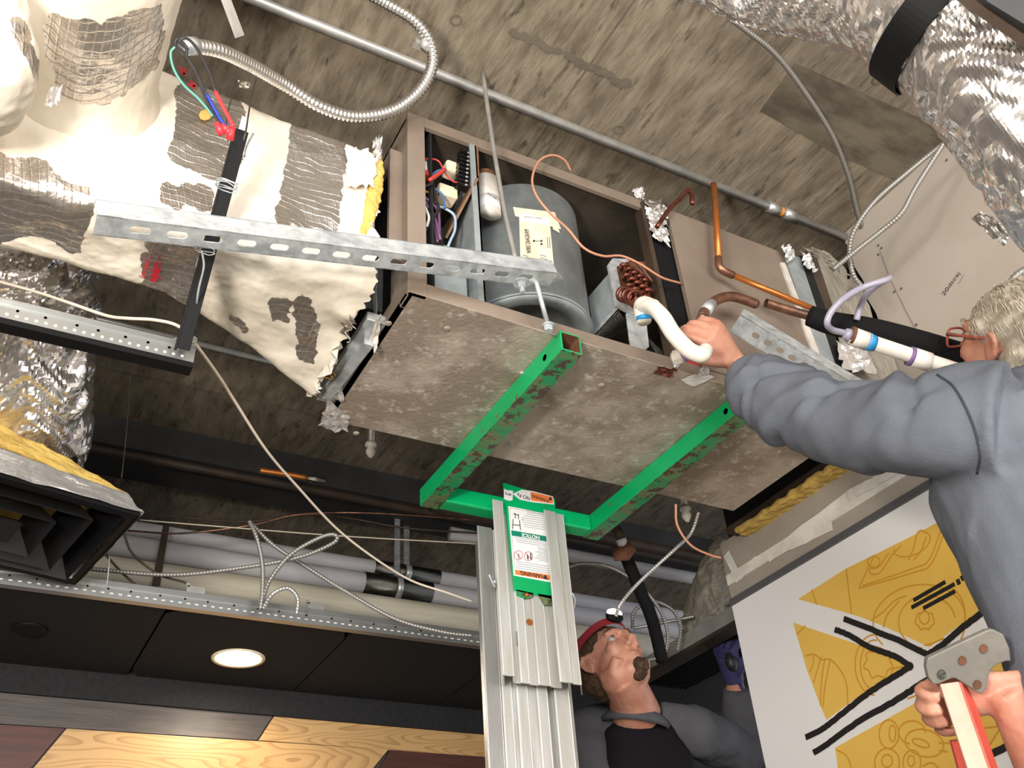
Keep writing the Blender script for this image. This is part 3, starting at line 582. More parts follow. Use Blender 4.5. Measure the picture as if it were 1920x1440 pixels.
# stamped ribs and rivets under the panel
for px, py in ((728, 606), (838, 616), (668, 812), (1128, 722), (980, 700)):
    c = on(px, py, 2, UZ0); obj('rivet', MB().lathe([(0, -.004), (.006, -.003), (.008, 0)], Matrix.Translation(Vector(c)), 10), M['dusty'], un)
mb = MB(); mb.box((UX0, UY0, UZ0), (UX0+.012, UY0+.05, UZ1)); mb.box((UX0-.004, UY0-.002, UZ0), (UX0+.04, UY0+.01, UZ1)); obj('corner_post', mb, M['taupe'], un, bevel=.002)
# left end panel: frame around the duct opening
mb = MB(); mb.box((UX0, UY0+.05, UZ0+.0), (UX0+.01, UY0+.10, UZ1)); mb.box((UX0, UY1-.05, UZ0), (UX0+.01, UY1, UZ1)); mb.box((UX0, UY0+.10, UZ0), (UX0+.01, UY1-.05, UZ0+.05)); mb.box((UX0, UY0+.1, UZ1-.06), (UX0+.01, UY1-.05, UZ1))
obj('end_panel', mb, M['taupe'], un)
obj('opening_dark', MB().box((UX0+.06, UY0+.012, UZ0+.014), (UX0+.064, UY1-.01, UZ1-.012)), M['black_hole'], un)  # black sheet painted in for the dark inside the end opening
mb = MB(); mb.box((UX0-.045, UY0+.12, UZ0+.005), (UX0, UY1-.06, UZ0+.028)); obj('return_flange', MB().box((UX0-.03, UY0+.04, UZ0+.12), (UX0, UY0+.052, UZ1-.1)), M['taupe'], un)
o = obj('duct_collar', mb, M['galv'], un, bevel=.003); o['label'] = 'galvanised duct collar flange'
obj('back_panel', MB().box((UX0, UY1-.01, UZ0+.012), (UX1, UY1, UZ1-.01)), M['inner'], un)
# torn foil and paint at the corner
def rag(name, pts, m, parent, n=10, amp=.012, th=.001, seed=0):
    "a crumpled torn sheet spanning four corners a,b,c,d"
    a, b, c, d = [np.array(p) for p in pts]; nn = np.cross(b-a, d-a); nn /= np.linalg.norm(nn)
    vs = []; rnd = random.Random(seed)
    for i in range(n+1):
        for j in range(n+1):
            u, v = i/n, j/n; e = (i in (0, n) or j in (0, n)); p = (a*(1-u)+b*u)*(1-v)+(d*(1-u)+c*u)*v
            p = p+nn*amp*(N(u*4+seed, v*4)*1.2+N(u*11, v*11+seed)*.8)
            if e: p = p+(b-a)*rnd.uniform(-.06, .06)+(d-a)*rnd.uniform(-.06, .06)
            vs.append(p)
    k = len(vs); fs = [(i*(n+1)+j, (i+1)*(n+1)+j, (i+1)*(n+1)+j+1, i*(n+1)+j+1) for i in range(n) for j in range(n)]
    mb = MB(); mb.add(vs, fs); o = obj(name, mb, m, parent); s = o.modifiers.new('s', 'SOLIDIFY'); s.thickness = th; return o
B2 = lambda px, py, z=UZ0-.003: on(px, py, 2, z)
rag('foil_tape', [B2(598, 800), B2(650, 808), B2(655, 785), B2(615, 745)], M['foil_tape'], un, 8, .008, seed=1)
rag('foil_tape', [B2(615, 748), B2(645, 752), B2(640, 725), B2(622, 722)], M['foil_tape'], un, 6, .006, seed=2)
rag('foil_tape', [B2(690, 655), B2(708, 648), B2(715, 590), B2(703, 600)], M['white_paint'], un, 6, .006, seed=3)
mb = MB(); mb.bar(B2(612, 742, UZ0-.004), B2(692, 640, UZ0-.004), .022, .02); obj('flange_strip', mb, M['galv'], un)
mb = MB(); mb.stroke([F(692, 470, UY0+.06)+0, F(694, 505, UY0+.06), F(690, 528, UY0+.06)], .006, (-1, 0, 0)); obj('red_mark', mb, M['red_ink'], un)
mb = MB(); mb.stroke([on(704, y, 0, UX0-.003) + np.array([0, .012*N(y*.03), 0]) for y in range(490, 660, 12)], .018, (-1, 0, 0)); obj('mastic_smear', mb, M['plaster'], un)

# divider strip and partition plate
mb = MB(); mb.box((.748, UY0, UZ0+.03), (.766, UY0+.004, UZ1-.005)); mb.box((.762, UY0, UZ0+.03), (.766, UY0+.02, UZ1-.005)); obj('divider', mb, M['galv_dull'], un)
mb = MB(); mb.slab([(.76, UY0+.02, UZ0+.014), (.76, UY1-.012, UZ0+.014), (.76, UY1-.012, UZ0+.40), (.76, UY0+.24, UZ1-.20), (.76, UY0+.02, UZ1-.08)], (.003, 0, 0)); obj('partition_plate', mb, M['galv_dull'], un)
# control compartment
obj('control_plate', MB().box((.62, UY0+.05, UZ0+.014), (.748, UY0+.056, UZ0+.22)), M['galv_dull'], un); obj('control_plate', MB().box((.60, UY0+.30, UZ0+.20), (.756, UY0+.306, UZ1-.18)), M['galv_dull'], un)
a = F(884, 300, UY0+.03); mb = MB(); mb.bar(F(828, 455, UY0+.12), F(886, 345, UY0+.03), .006, .10, (0, 1, 0)); mb.bar(F(886, 345, UY0+.03), F(884, 268, UY0+.03), .006, .06, (0, 1, 0)); pcb = obj('circuit_board', mb, M['pcb'], un)
mb = MB()
for k in range(9):
    c = F(876-k*.6, 286+k*7.5, UY0+.02); mb.box(tuple(c-np.array([.018, .0, .0035])), tuple(c+np.array([.012, .02, .0035])))
obj('terminal_strip', mb, M['black_gloss'], pcb)
mb = MB()
for k in range(9):
    c = F(877-k*.6, 286+k*7.5, UY0+.018); mb.ellipsoid(c+np.array([.003, 0, 0]), (.0045, .003, .003), n=8, m=6)
obj('terminal_screw', mb, M['zinc'], pcb)
c = F(845, 320, UY0+.06); mb = MB(); mb.box(tuple(c-.018), tuple(c+.018)); obj('relay', mb, M['paper'], pcb, bevel=.006)
c = F(838, 368, UY0+.06); mb = MB(); mb.box(tuple(c-np.array([.028, .02, .018])), tuple(c+np.array([.02, .02, .018]))); obj('relay', mb, M['paper'], pcb, bevel=.004)
c = F(835, 352, UY0+.10); mb = MB(); mb.box(tuple(c-.014), tuple(c+.014)); obj('relay', mb, M['black_gloss'], pcb, bevel=.002)
c = F(785, 330, UY0+.06); obj('transformer', MB().lathe([(.012, -.03), (.03, -.03), (.032, -.012), (.03, .012), (.03, .03), (.012, .03)], Matrix.Translation(Vector(c)), 20), M['paper_white'], un, smooth=True)
c = F(784, 340, UY0+.055); obj('transformer_band', MB().tube([c-np.array([0, 0, .008]), c+np.array([0, 0, .008])], .0345, 20), M['w_red'], un)
for i, (px, py) in enumerate(((782, 420), (815, 455), (792, 440))):
    c = F(px, py, UY0+.05); mb = MB(); mb.box(tuple(c-np.array([.016, .015, .05])), tuple(c+np.array([.016, .02, .04]))); mb.box(tuple(c-np.array([.01, .018, .06])), tuple(c+np.array([-.002, .0, -.045]))); mb.box(tuple(c-np.array([-.004, .018, .06])), tuple(c+np.array([.012, .0, -.045])))
    obj('contactor', mb, M['black_gloss'], un, bevel=.002)
def wire(pts, col, r=.0024, y=UY0+.03, nm='wire', par=None):
    return obj(nm, MB().tube(spline([F(p[0], p[1], y+(p[2] if len(p) > 2 else 0)) for p in pts], 7), r, 7), M[col], par or un, smooth=True)
for pts, col, r in (([(778,302),(800,298),(822,302),(835,325),(850,340),(862,342)], 'w_red', .0022), ([(805,338),(820,328),(834,318)], 'w_red', .005), ([(806,334),(818,322),(830,318)], 'w_blue', .003),
                    ([(776,350),(800,350),(822,358),(832,372),(834,390)], 'w_blue', .003), ([(785,354),(800,360),(816,364)], 'w_orange', .003), ([(818,386),(836,392),(852,405),(853,430),(845,450),(840,462)], 'w_lblue', .0034),
                    ([(776,376),(792,382),(801,398),(804,410),(800,425)], 'w_white', .0034), ([(776,362),(795,375),(808,395),(815,420),(820,455)], 'w_purple', .004), ([(778,368),(800,385),(815,410),(826,450)], 'w_purple', .004), ([(780,360),(806,378),(822,400),(824,445)], 'w_purple', .0035),
                    ([(812,340),(815,365),(822,390),(810,412),(795,440)], 'w_black', .0032), ([(800,335),(812,352),(820,380),(824,402),(806,418),(790,450)], 'w_black', .0032), ([(775,400),(790,395),(812,405),(800,430)], 'w_black', .003),
                    ([(776,362),(782,380),(778,400)], 'w_red', .006), ([(776,320),(785,308),(790,325)], 'w_black', .003), ([(776,344),(790,350),(806,346),(812,340)], 'w_black', .003)):
    wire(pts, col, r, UY0+random.uniform(.0, .05))
# blower housing: upright scroll drum with an open inlet ring below
bc = Vector((.972, 1.53, 0)); BR = .158
bl_ = MB(); bl_.lathe([(BR, 2.432), (BR+.004, 2.432), (BR+.004, 2.44), (BR, 2.44), (BR, 2.80), (BR-.03, 2.80), (BR-.03, 2.79), (BR-.01, 2.79), (BR-.01, 2.432)], Matrix.Translation(bc), 64, closed=True)
bl_.box((bc.x-BR-.02, bc.y-.02, 2.432), (bc.x-BR+.01, UY1-.02, 2.80))
bh = obj('blower_housing', bl_, M['galv_dull'], un, smooth=False); 
for p in bh.data.polygons: p.use_smooth = abs(p.normal.z) < .5 and len(p.vertices) == 4
obj('blower_top', MB().lathe([(0, 2.797), (BR-.002, 2.797), (BR-.002, 2.80), (0, 2.80)], Matrix.Translation(bc), 48), M['galv_dull'], bh)
obj('inlet_ring', MB().lathe([(BR, 2.434), (BR, 2.430), (BR-.012, 2.427), (BR-.030, 2.430), (BR-.045, 2.436), (BR-.052, 2.448), (BR-.046, 2.452), (BR-.03, 2.442)], Matrix.Translation(bc), 64), M['galv_dull'], bh, smooth=True)
obj('inlet_opening', MB().lathe([(0, 2.53), (.1, 2.53), (.105, 2.44)], Matrix.Translation(bc), 40), M['black_hole'], bh)
mb = MB()
for k in range(36):
    a = k*math.pi/18; c, s_ = math.cos(a), math.sin(a); mb.bar((bc.x+.085*c, bc.y+.085*s_, 2.48), (bc.x+.098*math.cos(a+.1), bc.y+.098*math.sin(a+.1), 2.48), .002, .08)
o = obj('fan_blade', mb, M['black_metal'], bh); o['kind'] = 'stuff'
# curved wiring-diagram sheet on the drum
def drum(px, py, off=.001):
    "pixel ray meets the drum surface"
    d = ray(px, py); dx, dy = d[0], d[1]; ox, oy = CAM[0]-bc.x, CAM[1]-bc.y; R = BR+off
    A = dx*dx+dy*dy; B = 2*(ox*dx+oy*dy); Cc = ox*ox+oy*oy-R*R; D = B*B-4*A*Cc
    t = (-B-math.sqrt(max(D, 0)))/(2*A); return CAM+d*t
def drum_sheet(name, poly, m, off, parent):
    "poly: 4 px corners tl,tr,br,bl"
    tl, tr, br, bl = [np.array(p, float) for p in poly]; n = 10; vs = []
    for i in range(n+1):
        for j in range(n+1):
            u, v = i/n, j/n; q = (tl*(1-u)+tr*u)*(1-v)+(bl*(1-u)+br*u)*v; vs.append(drum(q[0], q[1], off))
    mb = MB(); mb.add(vs, [(i*(n+1)+j, (i+1)*(n+1)+j, (i+1)*(n+1)+j+1, i*(n+1)+j+1) for i in range(n) for j in range(n)])
    return obj(name, mb, m, parent, smooth=True)
drum_sheet('old_label', [(962, 388), (1040, 398), (1052, 430), (966, 405)], M['paper'], .0008, bh)
ws = drum_sheet('wiring_sheet', [(973, 397), (1030, 408), (1040, 515), (976, 492)], M['paper'], .0014, bh)
drum_sheet('sheet_print', [(975, 399), (1028, 410), (1030, 424), (975, 413)], M['paper_white'], .0018, ws)
def drum_text(s, px, py, h, m, horiz=False, sq=1):
    c = drum(px, py, .0022); nr = Vector((c[0]-bc.x, c[1]-bc.y, 0)).normalized(); upw = Vector((0, 0, 1)); rt = upw.cross(nr)
    if horiz: text('print', s, c, rt, upw, h, m, ws, squeeze=sq)
    else: text('print', s, c, upw, -rt, h, m, ws, squeeze=sq)
drum_text('WIRE DIAGRAM', 990, 452, .0155, M['ink'], sq=.72)
drum_text('AUTOMATIC CONTROL', 1000, 408, .006, M['ink_gray'], True, .7)
for i, (px, py) in enumerate(((1001, 452), (1015, 452), (1015, 458))):
    c = drum(px, py, .0022); mb = MB(); mb.box(tuple(c-.002), tuple(c+.002)); obj('print', mb, M['ink'], ws)
for (x0, y0, x1, y1) in ((980, 478, 990, 481), (980, 483, 992, 486), (1012, 478, 1024, 481), (1012, 483, 1026, 487), (1026, 445, 1027, 465), (1030, 445, 1031, 465), (1001, 452, 1015, 452)):
    P = [drum(x0+(x1-x0)*k/4, y0+(y1-y0)*k/4, .002) for k in range(5)]; c = P[2]; mb = MB(); mb.stroke(P, .0015, Vector((c[0]-bc.x, c[1]-bc.y, 0)).normalized()); obj('print', mb, M['ink_gray'], ws)
drum_sheet('yellow_sticker', [(1034, 411), (1044, 420), (1050, 437), (1037, 430)], M['paper'], .0016, bh)
# capacitor
cp = on(920, 402, 1, 1.40); ct = on(914, 335, 1, 1.40)
cc = MB(); cc.tube([cp, cp+(ct-cp)*.5, ct], .027, 28, ell=.72); o = obj('capacitor', cc, M['white_paint'], un, smooth=True)
cc = MB(); cc.tube([cp+(ct-cp)*.12, cp+(ct-cp)*.42], .0275, 28, ell=.72); obj('capacitor_label', cc, M['paper_white'], o, smooth=True)
text('print', '370 VAC', cp+(ct-cp)*.3+np.array([-.006, -.024, 0]), (1, .25, 0), (0, 0, 1), .008, M['ink'], o)
obj('capacitor_terminal', MB().tube([ct, ct+np.array([0, 0, .02])], .022, 14, ell=.7), M['rust'], o)
# reheat coil
cl_ = MB(); q = [F(*p, UY0+.04) for p in ((1144, 487), (1175, 500), (1160, 570), (1112, 575))]
cx0, cx1 = 1.09, 1.26
PL = lambda px, py, dy: F(px, py, UY0+dy)
mb = MB(); mb.slab([PL(1103, 557, .13), PL(1142, 512, .035), PL(1155, 575, .035), PL(1113, 622, .13)], (0.002, .004, .002)); coil = obj('coil_casing', mb, M['galv_dull'], un)
mb = MB(); mb.slab([PL(1113, 622, .128), PL(1155, 573, .033), PL(1160, 577, .033), PL(1115, 628, .128)], (0, .004, 0)); obj('casing_edge', mb, M['galv'], coil)
mb = MB(); mb.slab([PL(1140, 496, .02), PL(1149, 484, .02), PL(1178, 486, .02), PL(1178, 493, .02), PL(1156, 500, .02), PL(1165, 545, .02), PL(1166, 562, .02), PL(1195, 585, .02), PL(1192, 592, .02), PL(1155, 573, .02)], (0, .006, 0)); obj('casing_frame', mb, M['galv'], coil)
mb = MB(); mb.slab([PL(1155, 500, .03), PL(1178, 488, .03), PL(1218, 492, .03), PL(1228, 540, .03), PL(1222, 600, .03), PL(1195, 590, .03), PL(1160, 562, .03)], (0, .05, 0)); obj('coil_end', mb, M['rust'], coil)
mb = MB(); a, b_, c_, d_ = PL(1114, 628, .125), PL(1160, 577, .035), PL(1262, 690, .035), PL(1205, 690, .125)
for k in range(46):
    t = k/45; p = a+(d_-a)*t; q2 = b_+(c_-b_)*t; mb.bar(p, q2, .0009, .03, (0, 1, 0))
o = obj('fin_stack', mb, M['clamp_steel'], coil); o['kind'] = 'stuff'
mb = MB(); mb.slab([PL(1174, 588, .01), PL(1178, 586, .01), PL(1212, 604, .01), PL(1217, 650, .01), PL(1210, 656, .01), PL(1182, 648, .01)], (0, .003, 0)); obj('bracket', mb, M['galv'], coil)
for i in range(3):
    for j in range(5):
        x, y = 1172+j*10+i*5, 500+j*7+i*19
        if y > 568: continue
        obj('return_bend', MB().tube(spline([PL(x-7, y+5, .02), PL(x-6, y-3, -.01), PL(x+4, y-3, -.01), PL(x+6, y+6, .02)], 5), .0055, 10), M['copper_dark'], coil, smooth=True)
obj('capillary_tube', MB().tube(spline([PL(1175, 492, -.02), PL(1185, 488, -.03), PL(1200, 500, -.03), PL(1223, 528, -.02)], 6), .003, 8), M['copper_old'], coil, smooth=True)
for k in range(3):
    obj('pipe_coil', MB().tube([PL(1170+k*10+14*math.cos(t)*.9, 552+k*3+13*math.sin(t), -.02+.01*math.sin(t)) for t in np.linspace(0, 6.28, 18)], .0045, 8), M['copper_dark'], coil, smooth=True)
# black foam divider with foil, brown flanges, taupe access panel
mb = MB(); mb.slab([PL(1207, 385, .01), PL(1243, 402, .01), PL(1312, 652, .01), PL(1268, 640, .01)], (0, .02, 0)); dv = obj('foam_divider', mb, M['rubber'], un); dv['label'] = 'black foam-faced divider'
mb = MB(); mb.slab([PL(1200, 378, -.002), PL(1208, 382, -.002), PL(1272, 668, -.002), PL(1262, 664, -.002)], (0, .03, 0)); obj('divider_flange', mb, M['brown_metal'], dv)
for i, c4 in enumerate((((1208, 384), (1245, 400), (1252, 425), (1214, 408)), ((1214, 408), (1250, 425), (1256, 462), (1224, 445)), ((1185, 355), (1205, 350), (1208, 372), (1192, 372)), ((1205, 380), (1235, 372), (1262, 400), (1250, 410)))):
    rag('foil_tape', [PL(*p, -.004) for p in c4], M['foil_tape'] if i < 3 else M['foil_dull'], dv, 8, .008, seed=20+i)
mb = MB(); mb.box((1.345, UY0-.006, UZ0+.03), (UX1, UY0+.006, UZ1)); pn = obj('access_panel', mb, M['taupe'], un, bevel=.002)
mb = MB(); mb.slab([PL(1250, 390, -.008), PL(1272, 402, -.008), PL(1345, 690, -.008), PL(1318, 690, -.008)], (0, .012, 0)); obj('panel_flange', mb, M['taupe'], pn)
M['duct_gray'] = mat('duct_gray', (.20, .18, .15), .6, .2, col2=(.34, .31, .25), ns=6, stretch=(1, 1, .4), col3=(.07, .06, .05), ns3=10, lo3=.6, hi3=.66, bump=.2, bs=40)
for i, (c4, m_) in enumerate((([(1464, 492), (1472, 492), (1548, 692), (1536, 692)], 'white_paint'), ([(1472, 478), (1500, 482), (1572, 700), (1544, 700)], 'galv_dull'), ([(1500, 478), (1514, 485), (1592, 700), (1572, 700)], 'black_hole'), ([(1512, 470), (1530, 478), (1570, 600), (1548, 600)], 'brown_metal'))):  # the black strip is painted in for the dark gap between flanges
    mb = MB(); mb.slab([on(*p, 1, UY0-.012+i*.001) for p in c4], (0, .01, 0)); obj('end_flange_and_gap', mb, M[m_], pn)
o = rag('end_wrap', [on(1528, 478, 0, 1.90), on(1612, 530, 0, 2.07), on(1720, 790, 0, 2.07), on(1600, 740, 0, 1.90)], M['duct_gray'], pn, 16, .008, seed=40)
rag('end_wrap', [on(1505, 462, 1, 1.34), on(1545, 470, 1, 1.34), on(1600, 520, 1, 1.36), on(1540, 500, 1, 1.36)], M['duct_gray'], pn, 10, .012, seed=41)
for i, c4 in enumerate((((1568, 640), (1625, 645), (1640, 700), (1580, 690)), ((1465, 462), (1480, 460), (1492, 480), (1478, 490)), ((1500, 470), (1525, 485), (1530, 510), (1510, 500)))):
    rag('foil_tape', [on(*p, 1, UY0-.03) for p in c4], M['foil_tape'], pn, 8, .012, seed=50+i)
rag('foil_tape', [B2(1225, 700), B2(1255, 708), B2(1270, 692), B2(1235, 688)], M['copper_dark'], un, 6, .006, seed=60)
rag('tag_label', [B2(1277, 712), B2(1300, 725), B2(1340, 706), B2(1302, 702)], M['paper_white'], un, 4, .002, seed=61)
rag('foil_tape', [B2(1308, 702), B2(1328, 702), B2(1330, 690), B2(1312, 690)], M['foil_tape'], un, 5, .008, seed=62)
c = PL(1300, 683, .0); mb = MB(); mb.box(tuple(c-np.array([.02, 0, .012])), tuple(c+np.array([.02, .02, .012]))); obj('red_connector', mb, M['red_ink'], un)
# dark void above the end of the unit where the wall is open, with torn insulation under it
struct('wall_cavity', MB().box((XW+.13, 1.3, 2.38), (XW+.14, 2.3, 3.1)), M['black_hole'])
fg = obj('insulation_batt', remesh(MB().bar((XW-.02, 1.40, 2.375), (XW-.02, 2.08, 2.375), .07, .022), .006, it=6), M['fiberglass'], smooth=True)
displace(fg.data, lambda p, n: .007*N(p[0]*50, p[1]*40, p[2]*50)); tag(fg, 'strip of yellow fibreglass insulation lying on the wall top beside the unit', 'insulation')
o = obj('wood_ledger', MB().box((XW-.05, 1.36, 2.386), (XW+.1, 2.12, 2.405)), M['brown_metal']); tag(o, 'thin dark ledge between the unit and the drywall', 'ledge')
# orange thermostat wire
run('thermostat_wire', [F(1070, 320, UY0-.01), F(1058, 300, UY0-.03), F(1035, 291, UY0-.04), F(1010, 303, UY0-.04), F(998, 335, UY0-.05), F(1005, 365, UY0-.06), F(1030, 398, UY0-.06), F(1065, 430, UY0-.05), F(1095, 465, UY0-.05), F(1130, 480, UY0-.05), F(1165, 480, UY0-.05), F(1200, 495, UY0-.05), F(1240, 520, UY0-.04), F(1275, 531, UY0-.02)], .003, M['wire_orange'], 'orange wire looping over the open side of the unit', 'wire', world=False) if False else None
P = spline([F(x, y, UY0+d) for x, y, d in ((1070,320,-.01),(1058,300,-.03),(1035,291,-.04),(1010,303,-.04),(998,335,-.05),(1005,365,-.06),(1030,398,-.06),(1065,430,-.05),(1095,465,-.05),(1130,480,-.05),(1165,480,-.05),(1200,495,-.05),(1240,520,-.04),(1275,531,-.02))], 8)
run('thermostat_wire', P, .003, M['wire_orange'], 'orange wire looping over the open side of the unit', 'wire', world=True)
run('threaded_rod', spline([on(905, 135, 2, ZC), on(922, 255, 1, 1.30), on(945, 390, 1, 1.29), on(968, 492, 1, 1.28)], 6), .0055, M['zinc'], 'long bent threaded rod hanging from the slab before the blower', 'rod', world=True)

# ------------------------------------------------------------------ slotted struts
def strut(name, p, q, wd, ht, label, nsl, s0=0.04, upv=(0, 0, 1), tw=0.0):
    "L-shaped galvanised channel with oval slots in its lower flange"
    p, q = Vector(p), Vector(q); d = (q-p); L = d.length; d.normalize(); up = Vector(upv); x = d.cross(up).normalized(); u = x.cross(d)
    R = Matrix.Rotation(tw, 3, d); x = R@x; u = R@u
    t = thing(name, label, 'strut', tuple(p)); Mx = Matrix.Translation(p)@Matrix((x, d, u)).transposed().to_4x4()
    mb = MB(); mb.box((wd/2-.0025, 0, 0), (wd/2, L, ht), Mx); mb.box((-wd/2, 0, 0), (-wd/2+.0025, L, .007), Mx); mb.box((wd/2-.008, 0, ht-.0025), (wd/2, L, ht), Mx)
    # web with slots, z=0 plane: build by strips around oval holes
    pitch = (L-2*s0)/nsl; sl, sw = pitch*.29, .0078
    y = 0; vs = []
    def strip(y0, y1): mb.box((-wd/2, y0, 0), (wd/2, y1, .0025), Mx)
    strip(0, s0)
    for k in range(nsl):
        a = s0+k*pitch; c = a+pitch/2; n = 20
        ring = [(sw*math.cos(t_)+0, c+(sl-sw)*(1 if math.sin(t_) > 0 else -1)+sw*math.sin(t_)) for t_ in np.linspace(0, 2*math.pi, n+1)[:-1]+.01]
        outer = []
        for (rx, ry) in ring:
            dx, dy = rx, ry-c; s_ = min((wd/2)/abs(dx) if abs(dx) > 1e-6 else 1e9, (pitch/2)/abs(dy) if abs(dy) > 1e-6 else 1e9); outer.append((dx*s_, c+dy*s_))
        vv = [Mx@Vector((a_, b_, 0)) for a_, b_ in ring]+[Mx@Vector((a_, b_, 0)) for a_, b_ in outer]+[Mx@Vector((a_, b_, .0025)) for a_, b_ in ring]+[Mx@Vector((a_, b_, .0025)) for a_, b_ in outer]
        fs = [(i, (i+1) % n, n+(i+1) % n, n+i) for i in range(n)]+[(2*n+i, 3*n+i, 3*n+(i+1) % n, 2*n+(i+1) % n) for i in range(n)]+[(i, 2*n+i, 2*n+(i+1) % n, (i+1) % n) for i in range(n)]
        # fill corners
        mb.add(vv, fs)
        for sx in (-1, 1):
            for sy in (-1, 1):
                pass
    strip(L-s0, L)
    obj('channel', mb, M['galv'], t); return t, Mx, L
sA = strut('slotted_strut', tuple(on(178, 422, 1, 1.25)), tuple(on(1037, 526, 1, 1.26)), .044, .038, 'long slotted galvanised strut hanging before the wrapped duct and the unit', 14, tw=-.12)
def washer(px, py, y, par, r=.017):
    c = on(px, py, 1, y)
    obj('washer', MB().lathe([(0, 0), (r, 0), (r, .003), (0, .003)], Matrix.Translation(Vector(c)), 18), M['galv'], par); obj('nut', MB().lathe([(0, -.012), (.009, -.012), (.009, 0), (0, 0)], Matrix.Translation(Vector(c)), 6), M['galv'], par)
    obj('rod_end', MB().tube([c-np.array([0, 0, .024]), c], .0055, 10), M['galv'], par)
washer(978, 532, 1.26, sA[0]); 
bt = thing('hanger_bolt', 'straight threaded bolt dropping from the strut end beside the green fork', 'bolt', tuple(on(1028, 612, 1, 1.30)))
obj('bolt_shank', MB().tube([on(1005, 528, 1, 1.27), on(1028, 612, 1, 1.31)], .0052, 12), M['galv'], bt, smooth=True)
c = on(1028, 613, 1, 1.31)
obj('washer', MB().lathe([(0, 0), (.015, 0), (.015, .003), (0, .003)], Matrix.Translation(Vector(c)), 20), M['galv'], bt)
obj('nut', MB().lathe([(0, -.011), (.009, -.011), (.010, -.009), (.010, 0), (0, 0)], Matrix.Translation(Vector(c)), 6), M['galv'], bt)
sB = strut('slotted_strut', tuple(on(1378, 606, 1, 1.24)), tuple(on(1640, 765, 1, 1.17)), .052, .042, 'slotted galvanised strut behind the outstretched grey sleeve', 9, tw=-.30)

# ------------------------------------------------------------------ material lift: green forks, mast
lf = thing('material_lift', 'aluminium material lift with green forks holding the unit up', 'lift', (1.24, 2.1, 0))
FT = UZ0-.0015; fs_ = .052
def sqtube(name, p0, p1, s_, wall, m, par, open0=True):
    "square tube along y from p0 to p1, p = (x,y,z) of the top-left edge"
    x, y0, z = p0; y1 = p1[1]; o_, i_ = [], []
    def ring(y, ins, dz=0): return [(x+ins, y, z-ins+dz), (x+s_-ins, y, z-ins+dz), (x+s_-ins, y, z-s_+ins+dz), (x+ins, y, z-s_+ins+dz)]
    z1 = p1[2]-z
    vs = ring(y0, 0)+ring(y1, 0, z1)+ring(y0, wall)+ring(y1-.01, wall, z1)
    fs = [(i, (i+1) % 4, 4+(i+1) % 4, 4+i) for i in range(4)]+[(8+i, 12+i, 12+(i+1) % 4, 8+(i+1) % 4) for i in range(4)]+[(i, 8+i, 8+(i+1) % 4, (i+1) % 4) for i in range(4)]+[(4, 5, 6, 7), (12, 15, 14, 13)]
    mb = MB(); mb.add(vs, fs); return obj(name, mb, m, par, bevel=.0015)
for i, (x, y0) in enumerate(((.934, 1.335), (1.452, 1.345))):
    fk = sqtube('fork', (x, y0, FT), (x, 2.085, FT), fs_, .004, M['green'], lf)
    fk.data.materials.append(M['green_worn']); fk.data.materials.append(M['rust'])
    for p in fk.data.polygons:
        if p.normal.z < -.9 and p.area > .01: p.material_index = 1
        if p.index in range(4, 8) or p.index == 13: p.material_index = 2
    c = Vector((x-.0006, y0+.07, FT-.026))
    obj('pin_hole', MB().lathe([(0, 0), (.008, 0)], Matrix.Translation(c)@Matrix.Rotation(-math.pi/2, 4, 'Y'), 14), M['black_hole'], fk)
mb = MB(); mb.box((.9865, 2.034, FT-fs_+.001), (1.4515, 2.084, FT-.001)); cb = obj('crossbar', mb, M['green'], lf, bevel=.005)
# front plate with stickers
PY = 2.03; G = lambda px, py, y=PY: on(px, py, 1, y)
mb = MB(); mb.slab([G(944, 905), G(1040, 935), G(1052, 1127), G(965, 1107)], (0, .006, 0)); pl = obj('carriage_plate', mb, M['green'], lf)
def sticker(name, pts, m, off): 
    return obj(name, MB().slab([G(*p, PY-off) for p in pts], (0, .0004, 0)), m, pl)
sticker('warning_sticker', [(961, 926), (978, 918), (1000, 921), (1037, 931), (1039, 946), (1000, 942), (975, 937)], M['paper_white'], .0012)
sticker('warning_field', [(995, 922), (1036, 932), (1037, 944), (996, 938)], M['orange_lab'], .0018)
sticker('torn_sticker', [(945, 916), (950, 919), (962, 920), (961, 938), (955, 939), (945, 936)], M['paper_white'], .0012)
RX = lambda p, q: tuple(np.array(G(*p))-np.array(G(*q)))
DN = (0, 0, -1)
text('print', '\u25b2WARNING' if False else 'WARNING', G(1013, 934.5, PY-.003), RX((1000, 930), (1030, 940)), DN, .0145, M['ink'], pl, squeeze=.85)
text('print', 'NO Pa', G(982, 931, PY-.003), RX((1000, 930), (1030, 940)), DN, .0165, M['ink'], pl, squeeze=.9)
text('print', 'ers', G(953, 927, PY-.003), RX((1000, 930), (1030, 938)), DN, .0155, M['ink'], pl)
sticker('safety_sticker', [(953, 949), (1031, 964), (1049, 1095), (963, 1079)], M['paper_white'], .0012)
sticker('notice_band', [(958.5, 994), (1033, 1007), (1035, 1017), (959.5, 1004)], M['green_lab'], .0018)
sticker('warning_band', [(965.5, 1068), (1043, 1080), (1045, 1090), (966, 1077)], M['orange_lab'], .0018)
text('print', 'NOTICE', G(995, 1005.5, PY-.003), RX((960, 999), (1034, 1012)), DN, .0155, M['paper_white'], pl, bold=.0004)
text('print', 'WARNING', G(1000, 1077.5, PY-.003), RX((966, 1072), (1044, 1085)), DN, .0165, M['ink'], pl, bold=.0003)
for (a, b_, c_) in (((1023, 1077), (1028, 1087), (1019, 1085)), ((1032, 931), (1036, 938), (1028, 937))):
    obj('warning_triangle', MB().slab([G(*q, PY-.0026) for q in (a, b_, c_)], (0, .0005, 0)), M['ink'], pl)
